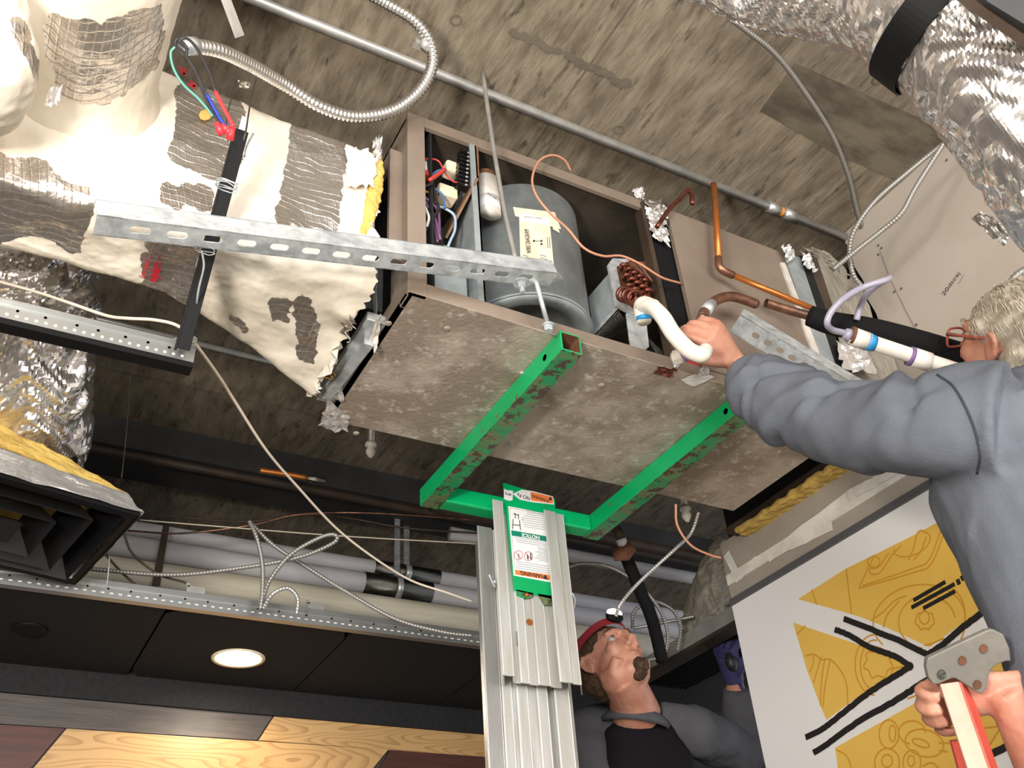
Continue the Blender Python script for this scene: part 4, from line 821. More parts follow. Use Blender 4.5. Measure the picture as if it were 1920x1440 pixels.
def tinyline(x0, x1, y, par, k=0): # rows of unreadably small print
    sl = .165; mb.stroke([G(x0+(x1-x0)*t, y+(x0+(x1-x0)*t-960)*sl, PY-.002) for t in np.linspace(0, 1, 5)], .0009, (0, -1, 0), .0003)
mb = MB(); rnd = random.Random(3)
for i, y in enumerate((949.5, 953, 956.5, 960)): 
    if i: tinyline(985+rnd.uniform(0, 6), 1024, y-1, pl)
for y in (963, 967, 971, 975, 979, 983): tinyline(978+rnd.uniform(0, 8), 1027+rnd.uniform(0, 2), y, pl)
for y in (1007, 1010.5, 1014): tinyline(962+rnd.uniform(0, 8), 1034, y, pl)
for i, y in enumerate((1018, 1021, 1024, 1027, 1030, 1033, 1036, 1039, 1042)): tinyline(1003+rnd.uniform(0, 8), 1036, y, pl)
for y in (1051, 1055, 1059, 1063): tinyline(966+rnd.uniform(0, 3), 1042-rnd.uniform(0, 8), y, pl)
o = obj('print_rows', mb, M['ink_gray'], pl); o['kind'] = 'stuff'
for cx, cy, sgn in ((972, 1041, 1), (991, 1043, 2)):
    mb = MB(); mb.stroke([G(cx+8*math.cos(t), cy+8.5*math.sin(t), PY-.0024) for t in np.linspace(0, 6.3, 24)], .0012, (0, -1, 0), .0003); mb.stroke([G(cx-5, cy-6, PY-.0024), G(cx+5, cy+6, PY-.0024)], .0012, (0, -1, 0), .0003); obj('prohibition_ring', mb, M['red_ink'], pl)
    mb = MB()
    if sgn == 1: mb.stroke([G(cx+0, cy-1, PY-.002), G(cx+1, cy+7, PY-.002)], .002, (0, -1, 0), .0003); mb.stroke([G(cx-3, cy+0, PY-.002), G(cx+3, cy-3, PY-.002)], .001, (0, -1, 0), .0003)
    else: mb.stroke([G(cx+4, cy-6, PY-.002), G(cx+5, cy+7, PY-.002)], .0035, (0, -1, 0), .0003); mb.stroke([G(cx-2, cy-3, PY-.002), G(cx-1, cy+6, PY-.002)], .004, (0, -1, 0), .0003)
    obj('pictogram', mb, M['ink'], pl)
mb = MB()
for p in ([(962,973),(961,992)], [(974,975),(976,994)], [(962,984),(975,985)], [(962,963),(972,966)], [(966,962),(966,972)], [(972,964),(972,973)], [(979,974),(982,975)]): mb.stroke([G(*q, PY-.002) for q in p], .0022, (0, -1, 0), .0003)
obj('pictogram', mb, M['ink'], pl)
mb = MB()
for p in ([(956,952),(1029,966),(1035,1010)], [(956,952),(958,990)], [(960,1006),(965,1066)], [(1036,1018),(1043,1078)]): mb.stroke([G(*q, PY-.002) for q in p], .0007, (0, -1, 0), .0003)
obj('border_line', mb, M['ink_gray'], pl)
mb = MB(); mb.slab([G(968, 1105), G(1000, 1112), G(1000, 1120, PY), G(985, 1122), G(970, 1116)], (0, .01, 0)); mb.slab([G(1008, 1113), G(1052, 1120), G(1050, 1134), G(1020, 1134)], (0, .01, 0)); obj('plate_lip', mb, M['green_worn'], pl)
obj('brass_bolt', MB().ellipsoid(G(988, 1115, PY-.004), (.006, .004, .006)), M['copper_bright'], pl, smooth=True)
# carriage extrusion: vertical profile (x offsets) between heights
def vx(px, py, y): return on(px, py, 1, y)[0]
zt = G(900, 950)[2]; zb_ = G(960, 1262)[2]
def ext(name, xs, ys, z0, z1, m, par, closed=False):
    "vertical extrusion of a thick polyline profile (x,y)"
    mb = MB(); th = .0035
    for i in range(len(xs)-1):
        mb.bar((xs[i], ys[i], z0), (xs[i], ys[i], z0), 0, 0) if False else None
        a = Vector((xs[i], ys[i], 0)); b = Vector((xs[i+1], ys[i+1], 0)); d = (b-a).normalized(); n = Vector((-d.y, d.x, 0))*th/2; a = a-d*th/2; b = b+d*th/2
        mb.hexa([(a-n)+Vector((0, 0, z0)), (b-n)+Vector((0, 0, z0)), (b+n)+Vector((0, 0, z0)), (a+n)+Vector((0, 0, z0))], [(a-n)+Vector((0, 0, z1)), (b-n)+Vector((0, 0, z1)), (b+n)+Vector((0, 0, z1)), (a+n)+Vector((0, 0, z1))])
    return obj(name, mb, m, par)
xa, xb = 1.148, 1.352
z_top = G(940, 940, 2.0)[2]; z_low = G(960, 1268, 2.0)[2]
XU = lambda px, y: on(px, 1200, 1, y)[0]
XL = lambda px, y: on(px, 1330, 1, y)[0]
def prof(pairs, f): return [f(a, b) for a, b in pairs], [b for a, b in pairs]
pa = [(940, 2.07), (940, 2.00), (958, 2.00), (958, 2.042), (972, 2.042), (972, 2.036), (986, 2.036), (986, 2.042), (1004, 2.042), (1004, 2.036), (1024, 2.036), (1024, 2.042), (1044, 2.042), (1044, 2.00), (1064, 2.00), (1066, 2.006), (1080, 2.006), (1080, 2.07)]
xs_, ys_ = prof(pa, XU); car = ext('carriage', xs_, ys_, z_low, z_top, M['alu_white'], lf)
xs_, ys_ = prof([(906, 2.15), (906, 2.075), (932, 2.075), (932, 2.09), (945, 2.09)], XU); ext('mast_rail', xs_, ys_, .2, z_top-.045, M['alu'], lf)
xs_, ys_ = prof([(944, 2.09), (944, 2.074), (960, 2.074), (960, 2.084), (972, 2.084), (972, 2.074), (990, 2.074), (990, 2.082), (1010, 2.082), (1010, 2.075), (1027, 2.075), (1027, 2.11), (1043, 2.11), (1043, 2.073), (1068, 2.073), (1068, 2.15)], XL); ext('mast_column', xs_, ys_, .1, z_top-.05, M['alu_white'], lf)
mb = MB(); mb.box((XU(906, 2.13), 2.13, .1), (XL(1067, 2.15), 2.15, z_top-.06)); obj('mast_back', mb, M['alu'], lf)
mb = MB(); mb.box((.95, 1.9, .05), (1.5, 2.35, .1)); mb.bar((.98, 2.3, .08), (.98, 1.2, .05), .05, .05); mb.bar((1.47, 2.3, .08), (1.47, 1.2, .05), .05, .05); obj('lift_base', mb, M['green'], lf)
c = G(993, 1166, 2.036); obj('rusty_bolt', MB().lathe([(0, -.003), (.008, -.003), (.009, 0)], Matrix.Translation(Vector(c))@Matrix.Rotation(math.pi/2, 4, 'X'), 12), M['copper_bright'], lf)
c = G(975, 1198, 2.0365); mb = MB(); mb.box((c[0]-.0085, c[1]-.001, c[2]-.02), (c[0]+.0085, c[1]+.001, c[2]+.02)); obj('slot', mb, M['black_hole'], lf, bevel=.0009)
obj('retaining_pin', MB().tube([G(917, 1078, 2.03), G(922, 1090, 2.03), G(928, 1101, 2.03)], .0022, 8), M['galv'], lf)
c = G(929, 1092, 2.035); obj('pin_knob', MB().ellipsoid(c, (.012, .01, .008)), M['galv'], lf, smooth=True)
obj('wire_ring', MB().tube([G(1068+10*math.cos(t), 1128+17*math.sin(t), 2.06) for t in np.linspace(-1.6, 1.9, 14)], .0035, 8), M['galv'], lf, smooth=True)
obj('brass_bolt', MB().ellipsoid(G(912, 950, 2.07), (.01, .012, .008)), M['copper_bright'], lf, smooth=True)

# ------------------------------------------------------------------ wrapped duct plenum with brushed mastic
def inpoly(x, y, P):
    c = False; n = len(P); j = n-1
    for i in range(n):
        if (P[i][1] > y) != (P[j][1] > y) and x < (P[j][0]-P[i][0])*(y-P[i][1])/(P[j][1]-P[i][1])+P[i][0]: c = not c
        j = i
    return c
FOILZ = [[(330,180),(345,128),(450,165),(462,240),(440,335),(410,340),(305,300),(328,240)], [(537,200),(600,228),(640,255),(652,290),(640,345),(640,400),(635,440),(515,418),(530,330),(548,240)],
         [(305,345),(405,352),(395,402),(300,380)], [(-80,270),(0,280),(60,292),(180,372),(178,400),(165,440),(150,480),(60,440),(-80,470)], [(272,452),(385,462),(350,580),(262,545)],
         [(505,560),(540,558),(542,605),(508,606)], [(552,555),(585,560),(598,620),(588,692),(560,672),(553,620)], [(420,585),(450,600),(470,630),(430,610)]]
def wsec(x):
    "cross-section of the wrap at x: y0,y1,z0,z1"
    t = min(max((x-.15)/.37, 0), 1)
    zt = 2.745-.1*(x-.04)
    return 1.372-.012*t, 1.57+.19*t, 2.302-.01*t, zt
mb = MB(); NX, NS = 330, 220; xs = np.linspace(-1.0, .515, NX); ring = []
rnd = random.Random(11); base = []
for i, x in enumerate(xs):
    y0, y1, z0, z1 = wsec(x); cy, cz, hy, hz = (y0+y1)/2, (z0+z1)/2, (y1-y0)/2, (z1-z0)/2; rr = .03
    for k in range(NS):
        s_ = k/NS*4; side = int(s_); f = s_-side
        q = [(-1+2*f, -1), (1, -1+2*f), (1-2*f, 1), (-1, 1-2*f)][side]
        y, z = q[0]*hy, q[1]*hz
        # round the corners
        ay, az = abs(y)-(hy-rr), abs(z)-(hz-rr)
        if ay > 0 and az > 0:
            L = math.hypot(ay, az); y = math.copysign(hy-rr+ay/L*min(L, rr), y); z = math.copysign(hz-rr+az/L*min(L, rr), z)
        xe = x
        if i == NX-1: xe = x+.030*N(k*.13, 3.1)+.016*N(k*.5, 7.7)+.004*N(k*1.7, 1.2)
        p = Vector((xe, cy+y, cz+z)); nrm = Vector((0, q[0] if abs(q[0]) > abs(q[1]) else 0, q[1] if abs(q[1]) >= abs(q[0]) else 0))
        d = .010*N(x*7, p.y*7, p.z*7)+.005*N(x*22, p.y*22, p.z*22)+.0022*abs(N(x*60, p.y*60, p.z*60))+.003*(1-abs(N(x*9+3, p.y*14, p.z*14))*3)**3*.4
        e = max(0, (x-.30)/.2); d += e*.014*N(x*13+5, p.y*13, p.z*13)
        p += nrm*d
        if q[1] == -1 or z < -hz*.9:  # droop of the torn far bottom corner
            p.z -= e*e*.02*max(0, q[0])
        base.append(tuple(p))
mb.v = base; mb.f = [(i*NS+k, i*NS+(k+1) % NS, (i+1)*NS+(k+1) % NS, (i+1)*NS+k) for i in range(NX-1) for k in range(NS)]; mb.f.append(tuple(range(NS))); mb.mi = [0]*len(mb.f)
dw = obj('wrapped_duct', mb, M['wrap'], smooth=True)
tag(dw, 'big rectangular duct wrapped in foil and smeared with cream mastic', 'duct')
def masticmask(o, zones, default=1.0, passes=3):
    me = o.data; at = me.attributes.new('mastic', 'FLOAT', 'POINT'); vals = np.full(len(me.vertices), default)
    for i, v in enumerate(me.vertices):
        px, py = projp(o.matrix_world@v.co)
        jj = N(v.co.x*28, v.co.y*28, v.co.z*28)*10+N(v.co.x*90, v.co.y*90, v.co.z*90)*8; px += jj; py += 10*N(v.co.x*28+9, v.co.y*28, v.co.z*28)
        for z in zones:
            if inpoly(px, py, z): vals[i] = 1-default; break
    ed = np.array([e.vertices[:] for e in me.edges])
    for _ in range(passes):
        s = vals.copy(); c = np.ones(len(vals)); np.add.at(s, ed[:, 0], vals[ed[:, 1]]); np.add.at(c, ed[:, 0], 1); np.add.at(s, ed[:, 1], vals[ed[:, 0]]); np.add.at(c, ed[:, 1], 1); vals = s/c
    at.data.foreach_set('value', vals.astype(np.float32))
masticmask(dw, FOILZ)
obj('duct_liner', MB().box((.40, 1.40, 2.33), (.512, 1.72, 2.66)), M['black_hole'], dw)
# torn end: yellow fibre edge and rags
mb = MB(); P = [F(706, 285, 1.36), F(708, 330, 1.36), F(700, 370, 1.36), F(692, 410, 1.36), F(680, 440, 1.365)]
mb.tube(spline(P, 8), [.012, .016, .018, .014, .008], 9, ell=.5); o = obj('torn_insulation', remesh(mb, .004, it=1), M['fiberglass'], dw, smooth=True); displace(o.data, lambda p, n: .005*N(p[0]*90, p[1]*90, p[2]*90))
for i, c4 in enumerate((((640,560),(665,600),(650,640),(628,600)), ((640,505),(660,520),(655,600),(630,590)), ((590,600),(650,580),(625,690),(585,725)), ((572,720),(600,715),(600,735),(575,742)), ((700,262),(716,255),(714,300),(702,292)), ((650,275),(708,290),(700,350),(650,350)))):
    m_ = ['foil_dull', 'plaster', 'white_paint', 'plaster', 'foil_tape', 'plaster'][i]
    rag('torn_wrap', [on(*p, 0, .50+.006*i) if i < 4 else F(*p, 1.348) for p in c4], M[m_], dw, 10, .014, seed=80+i)
for i, c4 in enumerate((((603,690),(625,700),(620,712),(600,705)),)):
    rag('torn_insulation', [on(*p, 0, .53) for p in c4], M['fiberglass'], dw, 8, .012, seed=90)
# red lettering on the foil
BB = lambda px, py: on(px, py, 2, 2.297)
text('print', 'fire-rated', BB(272, 505), BB(275, 480)-BB(262, 530), BB(240, 500)-BB(280, 506), .020, M['red_ink'], dw, squeeze=.7)
text('print', 'square', BB(290, 510), BB(300, 480)-BB(282, 540), BB(250, 500)-BB(290, 506), .026, M['red_ink'], dw, squeeze=.85, bold=.001)
FFc = lambda px, py, y=1.362: on(px, py, 1, y)
mb = MB()
for p in ([(335,125),(348,132),(345,142)], [(340,132),(346,140)], [(356,152),(366,158),(362,166)], [(352,158),(366,162)]): mb.stroke([FFc(*q) for q in p], .006, (0, -1, 0), .0004)
obj('print', mb, M['red_ink'], dw)
obj('torn_hole', MB().slab([FFc(385+12*math.cos(t), 215+10*math.sin(t), 1.360) for t in np.linspace(0, 6.28, 9)[:-1]], (0, .002, 0)), M['fiberglass'], dw)

# round wrapped take-off coming towards the camera
mb = MB(); NA, NL = 96, 90; c0 = Vector((-.09, 1.37, 2.60)); vs = []
for i in range(NL+1):
    y = 1.40-i/NL*.75; flare = max(0, (y-1.28)/.12)
    for k in range(NA):
        a = 2*math.pi*k/NA; r = .128+.03*flare**2+.004*N(math.cos(a)*3, math.sin(a)*3, y*14)+.0022*N(math.cos(a)*14, math.sin(a)*14, y*50)+(.010 if y < .98 else 0)+.006*max(0, 1-abs(y-1.0)/.04)
        vs.append((c0.x+r*math.cos(a), y, c0.z+r*math.sin(a)))
mb.add(vs, [(i*NA+k, i*NA+(k+1) % NA, (i+1)*NA+(k+1) % NA, (i+1)*NA+k) for i in range(NL) for k in range(NA)]+[tuple(NL*NA+k for k in range(NA))])
rd = obj('round_takeoff', mb, M['wrap'], smooth=True); tag(rd, 'round foil-wrapped take-off with white mastic band joining the big duct', 'duct')
masticmask(rd, [[(90,22),(190,45),(300,8),(310,40),(302,120),(240,170),(200,200),(170,205),(110,180),(95,120),(80,60)]])
rag('foil_tape', [FFc(95, 165, 1.24), FFc(118, 160, 1.24), FFc(108, 200, 1.24), FFc(84, 196, 1.24)], M['foil_tape'], rd, 6, .01, seed=71)
wl = MB(); wl.tube(spline([dep(-110, -60, 1.5), dep(-55, 40, 1.48), dep(-35, 130, 1.5), dep(-35, 200, 1.6)], 14), [.07, .085, .08, .06], 40); 
wm = remesh(wl, .006, it=2); displace(wm, lambda p, n: .010*N(p[0]*14, p[1]*14, p[2]*14)+.004*N(p[0]*50, p[1]*50, p[2]*50))
wo = obj('side_takeoff', wm, M['wrap'], smooth=True); tag(wo, 'mastic-smeared wrapped duct bend at the top left corner', 'duct')
masticmask(wo, [[(28,20),(60,60),(85,160),(70,165),(40,100),(20,60)]])

# ------------------------------------------------------------------ flexible foil ducts
def flexduct(name, path, r, m, label, nA=150, step=.006, amp=.012, ringp=.06, seed=0, fine=.004, par=None):
    P = resample(spline(path, 12), step); n = len(P); T = np.gradient(P, axis=0); T /= np.linalg.norm(T, axis=1)[:, None]
    u = np.array([0, 0, 1.]) if abs(T[0][2]) < .9 else np.array([1., 0, 0]); vs = []
    rs = np.interp(np.linspace(0, 1, n), np.linspace(0, 1, len(r)), r)
    for i in range(n):
        u = u-T[i]*(u@T[i]); u /= np.linalg.norm(u); w_ = np.cross(T[i], u); s_ = i*step
        for k in range(nA):
            a = 2*math.pi*k/nA; ca_, sa_ = math.cos(a), math.sin(a)
            ww = 2.2*N(ca_*1.3, sa_*1.3+seed, s_*4)
            f1 = 1-abs(N(ca_*1.5+seed, sa_*1.5, s_*26+ww*1.3))*2.4; f2_ = 1-abs(N(ca_*2.6, sa_*2.6+seed, s_*48+ww*2))*2.0
            d = -amp*.8*f1-amp*.26*f2_ - amp*.22*abs(math.sin(math.pi*s_/ringp+ww*1.5)) + fine*.5*N(ca_*6, sa_*6+seed, s_*60)
            vs.append(P[i]+(rs[i]+d)*(ca_*u+sa_*w_))
    mb = MB(); mb.add(vs, [(i*nA+k, i*nA+(k+1) % nA, (i+1)*nA+(k+1) % nA, (i+1)*nA+k) for i in range(n-1) for k in range(nA)])
    mb.add([P[0], P[-1]], []); o = obj(name, mb, M[m], par); 
    if label: tag(o, label, 'duct')
    return o
flexduct('flexible_duct', [dep(20, 440, 2.25), dep(45, 540, 2.28), dep(52, 650, 2.3), dep(50, 750, 2.36), dep(40, 820, 2.42), on(20, 880, 2, 2.27)], [.18, .175, .165, .165, .165, .155], 'foil', 'crumpled silver flexible duct hanging down into the louvred diffuser', amp=.020, seed=1)
flexduct('flexible_duct', [dep(1180, -190, 1.75), dep(1400, -70, 1.62), dep(1600, -30, 1.5), dep(1720, 0, 1.42), dep(1846, 106, 1.38), dep(1964, 260, 1.35), dep(2052, 385, 1.35), dep(2160, 440, 1.35)], [.10, .10, .095, .10, .115, .115, .11, .11], 'foil', 'crinkled silver flexible duct bending across the top right corner', amp=.0065, seed=5, fine=.0035, ringp=.045)
flexduct('flexible_duct', [dep(1375, 1020, 3.6), dep(1350, 1080, 3.6), dep(1338, 1140, 3.6), dep(1335, 1200, 3.6)], [.07, .09, .11, .12], 'duct_gray', 'small foil duct in the dark behind the wall end', nA=70, amp=.010, seed=9)
# black strap round the top-right duct
cst = dep(1768, 28, 1.405); ax_ = dep(1850, 95, 1.38)-dep(1720, 0, 1.42); ax_ /= np.linalg.norm(ax_); uu = np.cross(ax_, [0, 0, 1.]); uu /= np.linalg.norm(uu); vv_ = np.cross(ax_, uu)
mb = MB(); n = 90; prof = []
for k in range(n):
    t = 2*math.pi*k/n; prof.append(cst+.119*(math.cos(t)*uu+math.sin(t)*vv_))
vs = []
for p in prof: 
    rdir = (p-cst)/np.linalg.norm(p-cst); vs += [p-ax_*.024, p+ax_*.024, p+ax_*.024+rdir*.003, p-ax_*.024+rdir*.003]
mb.add(vs, [(4*i+a, 4*((i+1) % n)+a, 4*((i+1) % n)+(a+1) % 4, 4*i+(a+1) % 4) for i in range(n) for a in range(4)])
o = obj('black_strap', mb, M['black_metal'], smooth=False); tag(o, 'wide black strap wrapped round the silver duct at the top right', 'strap')
mb = MB(); mb.slab([dep(1780, -60, 1.25), dep(2000, -60, 1.25), dep(2000, 95, 1.25), dep(1920, 75, 1.25), dep(1830, 20, 1.25)], -FW*.03)
o = obj('ceiling_tile', mb, M['beam']); tag(o, 'corner of a grey speckled ceiling tile at the top right', 'tile')
mb = MB(); mb.bar(dep(1775, -30, 1.24), dep(1960, 100, 1.24), .012, .02); obj('edge_rail', mb, M['brown_metal'], o)
run('armoured_cable', [(1882, 562, 2.1), (1893, 535, 2.1), (1912, 512, 2.1), (1960, 490, 2.1)], .008, M['cable_gray'], 'short dark armoured cable just above the white hair at the frame edge', 'cable', ribbed=.009)
o = rag('foil_scrap', [dep(1822, 410, 1.9), dep(1838, 395, 1.9), dep(1905, 440, 1.85), dep(1880, 462, 1.85)], M['foil_dull'], None, 10, .012, seed=97)
tag(o, 'small dull foil scrap hanging before the drywall sheet', 'scrap')

# ------------------------------------------------------------------ louvred diffuser, lower left
dR1, dR2 = on(262, 966, 2, 2.12), on(141, 1096, 2, 2.10)
dirU = dR1-dR2; LV = np.linalg.norm(dirU); dirU /= LV; dN = np.array([0, 0, 1.]); dW = np.cross(dirU, dN); dW /= np.linalg.norm(dW)
if dW[0] > 0: dW = -dW
dW = dW*.97+np.array([0, 0, .02]); dW /= np.linalg.norm(dW)
LW = .56
df = thing('ceiling_diffuser', 'black louvred ceiling diffuser hanging open under its foil box', 'diffuser', tuple(dR2))
DP = lambda u, v, h: dR2+dirU*(u*LV)+dW*(v*LW)+dN*h
def dring(name, a, b_, h0, h1, m, th=.004):
    "square frustum ring from inset a at height h0 to inset b_ at height h1"
    q = lambda s_, h: [DP(s_, s_, h), DP(1-s_, s_, h), DP(1-s_, 1-s_, h), DP(s_, 1-s_, h)]
    A, B = q(a, h0), q(b_, h1); A2, B2_ = q(a, h0+th), q(b_, h1+th); mb = MB()
    mb.add(A+B+A2+B2_, [(i, (i+1) % 4, 4+(i+1) % 4, 4+i) for i in range(4)]+[(8+i, 12+i, 12+(i+1) % 4, 8+(i+1) % 4) for i in range(4)]+[(i, 8+i, 8+(i+1) % 4, (i+1) % 4) for i in range(4)]+[(4+i, 4+(i+1) % 4, 12+(i+1) % 4, 12+i) for i in range(4)])
    return obj(name, mb, m, df)
dring('frame', 0, .035, 0, -.004, M['black_metal']); dring('frame_lip', .0, .004, -.003, .008, M['black_gloss'])
dring('louvre', .05, .13, -.004, .07, M['black_gloss']); dring('louvre', .15, .25, -.010, .06, M['black_gloss']); dring('louvre', .27, .36, -.014, .05, M['black_gloss'])
obj('louvre', MB().slab([DP(.38, .38, -.014), DP(.62, .38, -.014), DP(.62, .62, -.014), DP(.38, .62, -.014)], dN*.004), M['black_gloss'], df)
# foil-covered insulation box over it
mb = MB(); A = [DP(-.01, -.01, .004), DP(1.015, -.01, .004), DP(1.015, 1.01, .004), DP(-.01, 1.01, .004)]; Bq = [DP(.06, .06, .065), DP(.96, .06, .055), DP(.98, 1.0, .085), DP(.03, 1.0, .085)]; Cq = [DP(.2, .30, .15), DP(.80, .34, .15), DP(.85, .9, .19), DP(.2, .9, .19)]
mb.add(A+Bq, [(i, (i+1) % 4, 4+(i+1) % 4, 4+i) for i in range(4)]); bx_ = obj('foil_skirt', mb, M['foil_tape'], df); s = bx_.modifiers.new('s', 'SUBSURF'); s.subdivision_type = 'SIMPLE'; s.levels = s.render_levels = 4
tx = bpy.data.textures.new('crumple', 'CLOUDS'); tx.noise_scale = .03; dm = bx_.modifiers.new('d', 'DISPLACE'); dm.texture = tx; dm.strength = .012; dm.texture_coords = 'LOCAL'
mb = MB(); mb.add(Bq+Cq, [(i, (i+1) % 4, 4+(i+1) % 4, 4+i) for i in range(4)]+[(4, 5, 6, 7)]); fb = obj('fibre_blanket', mb, M['fiberglass'], df); s = fb.modifiers.new('s', 'SUBSURF'); s.subdivision_type = 'SIMPLE'; s.levels = s.render_levels = 4
dm = fb.modifiers.new('d', 'DISPLACE'); dm.texture = tx; dm.strength = .02; dm.texture_coords = 'LOCAL'

# hanging near-left grid channel and black bar
gA, gB = on(-40, 575, 2, 2.1), on(362, 682, 2, 2.1)
gt2 = thing('ceiling_grid_channel', 'cut galvanised grid channel with black underside at the left edge', 'channel', tuple(gB))
mb = MB(); mb.box((-.6, gB[1]-.002, 2.1), (gB[0], gB[1], 2.135)); mb.box((-.6, gB[1]-.012, 2.132), (gB[0], gB[1], 2.136)); obj('web', mb, M['channel'], gt2)
mb = MB(); mb.box((-.6, gB[1]-.004, 2.088), (gB[0], gB[1]+.024, 2.1)); obj('flange', mb, M['black_metal'], gt2)
mb = MB(); x = -.4
while x < gB[0]-.01: mb.box((x, gB[1]-.0032, 2.108), (x+.005, gB[1]-.002, 2.112)); x += .0155
o = obj('perforation_row', mb, M['paper_white'], gt2); o['kind'] = 'stuff'
mb = MB(); x = -.35
while x < gB[0]-.03: mb.lathe([(0, 0), (.0028, 0)], Matrix.Translation((x, gB[1]-.0026, 2.122))@Matrix.Rotation(math.pi/2, 4, 'X'), 8); x += random.uniform(.035, .06)
o = obj('hole_row', mb, M['ink'], gt2); o['kind'] = 'stuff'
bt_, bb_ = on(454, 245, 1, 1.22), on(343, 655, 1, 1.46)
bbar = thing('black_hanger_bar', 'black painted steel bar wired to the end of the grid channel', 'bar', tuple(bb_))
mb = MB(); mb.bar(bt_, bb_, .024, .006, (0, -1, .3)); mb.bar(bt_+np.array([-.012, .008, 0]), bb_+np.array([-.012, .008, 0]), .004, .02, (0, -1, .3)); obj('bar', mb, M['black_metal'], bbar, bevel=.001)
obj('bar_tip', MB().bar(bt_, bt_+(bt_-bb_)*.06, .014, .01, (0, -1, .3)), M['galv'], bbar)
def wrapw(px, py, d, r, n, par, m='galv', tilt=.3):
    c = dep(px, py, d)
    P = [c+np.array([r*math.cos(t)*(1+.3*N(t*.7, px)), r*.8*math.sin(t)*(1+.3*N(t*.7, py)), tilt*r*math.sin(t)+.0045*t/6.28+.006*N(t*.6, px+py)]) for t in np.linspace(0, 6.28*n, 14*n)]
    obj('tie_wire', MB().tube(P, .0009, 6), M[m], par, smooth=True)
wrapw(424, 352, 1.62, .018, 3, bbar); wrapw(383, 470, 1.66, .018, 2, bbar); wrapw(345, 650, 1.82, .022, 3, bbar); wrapw(356, 640, 1.80, .012, 3, bbar, tilt=1)
run('tie_wire', [(378, 470, 1.68), (382, 500, 1.7), (372, 545, 1.72), (365, 600, 1.78), (356, 640, 1.8)], .0018, M['galv'], 'silver tie wire running down along the black bar', 'wire')
run('hanger_wire', [(480, 150, 1.85), (470, 190, 1.8), (462, 240, 1.7), (457, 262, 1.68)], .0016, M['clamp_steel'], 'straight hanger wire rising from the top of the black bar', 'wire')
run('hanger_wire', [(452, 150, 1.85), (436, 180, 1.8), (425, 225, 1.75), (428, 270, 1.72)], .0014, M['clamp_steel'], 'thin bent wire just left of the straight hanger wire', 'wire')
run('hanger_wire', [(475, 250, 1.68), (462, 275, 1.68), (458, 295, 1.68)], .0016, M['clamp_steel'], 'short loose wire end right of the bar top', 'wire')
run('hanger_wire', [(245, 700, 2.9), (238, 800, 2.9), (227, 905, 2.9)], .0012, M['clamp_steel'], 'faint hanger wire dropping in the dark beyond the flexible duct', 'wire')
run('hanger_wire', [(205, 1045, 2.5), (203, 1075, 2.5), (200, 1100, 2.5)], .0018, M['galv'], 'twisted wire holding the edge channel near the diffuser', 'wire')
run('white_cord', [(-30, 520, 1.9), (60, 545, 1.9), (130, 568, 1.85), (200, 592, 1.82), (240, 597, 1.8), (290, 600, 1.8), (335, 612, 1.8), (366, 645, 1.82), (410, 705, 1.95), (440, 752, 2.05), (500, 845, 2.2), (560, 915, 2.35), (630, 990, 2.5), (700, 1045, 2.6), (770, 1088, 2.68), (840, 1112, 2.7), (885, 1128, 2.7)], .0032, M['cord'], 'long loose off-white cord hanging diagonally past the black bar', 'cord')
st_ = obj('metal_strip', MB().slab([on(407, -20, 2, 3.05), on(425, -22, 2, 3.05), on(458, 66, 2, 2.98), on(441, 72, 2, 2.98)], (0, 0, .002)), M['white_paint']); tag(st_, 'pale perforated metal strip hanging from the slab at the top', 'strip')

# big flexible conduit loop and the wires that come out of it
fc = run('flexible_conduit', [(352, 88, 1.72), (378, 88, 1.75), (420, 98, 1.8), (475, 125, 1.9), (535, 160, 2.0), (600, 200, 2.05), (665, 219, 2.1), (735, 208, 2.15), (785, 172, 2.18), (810, 125, 2.2), (806, 80, 2.2), (775, 38, 2.18), (720, 5, 2.15), (660, -30, 2.1), (600, -80, 2.1)], .0125, M['flexmetal'], 'thick ribbed silver conduit making a big loop below the slab', 'conduit', ribbed=.0095, n=16, amp=.15)
obj('connector', MB().tube([dep(346, 87, 1.715), dep(366, 86, 1.735)], .0165, 12), M['galv'], fc, smooth=True)
obj('strap_clip', MB().tube([dep(792, 92, 2.2), dep(803, 78, 2.2)], .016, 12), M['zinc'], fc, smooth=True)
obj('strap_clip', MB().box(tuple(dep(783, 82, 2.2)-.009), tuple(dep(783, 82, 2.2)+.009)), M['zinc'], fc)
wb = thing('wire_bundle', 'black, teal, blue and red wires with red caps hanging from the conduit end', 'wires', tuple(dep(345, 85, 1.72)))
for pts, col, r in (([(350,88),(334,73),(329,84),(345,100),(365,130),(378,165),(392,200),(410,228),(425,245)], 'w_black', .0026), ([(352,92),(336,78),(350,72),(370,92),(392,135),(404,172)], 'w_black', .0026), ([(404,172),(418,200),(428,218),(438,238)], 'w_bred', .0034),
                    ([(350,92),(352,110),(372,145),(388,178)], 'w_black', .0026), ([(388,178),(400,200),(412,222),(425,240)], 'w_dblue', .0032), ([(328,88),(320,100),(326,130),(345,160),(372,185),(400,218)], 'w_green', .0022)):
    obj('wire', MB().tube(pathpx([(x, y, 1.66-.0002*y) for x, y in pts], 7), r, 8), M[col], wb, smooth=True)
for a, c in (((406,230),(416,252)), ((422,238),(432,252)), ((437,238),(430,262)), ((415,235),(428,246))):
    obj('wire_cap', MB().tube([dep(*a, 1.60), dep(*c, 1.60)], [.0045, .0075], 10), M['w_bred'], wb, smooth=True)
rag('tape_flap', [dep(446, 150, 1.90), dep(470, 155, 1.90), dep(468, 166, 1.90), dep(448, 163, 1.90)], M['wrap'], dw, 5, .004, seed=33)

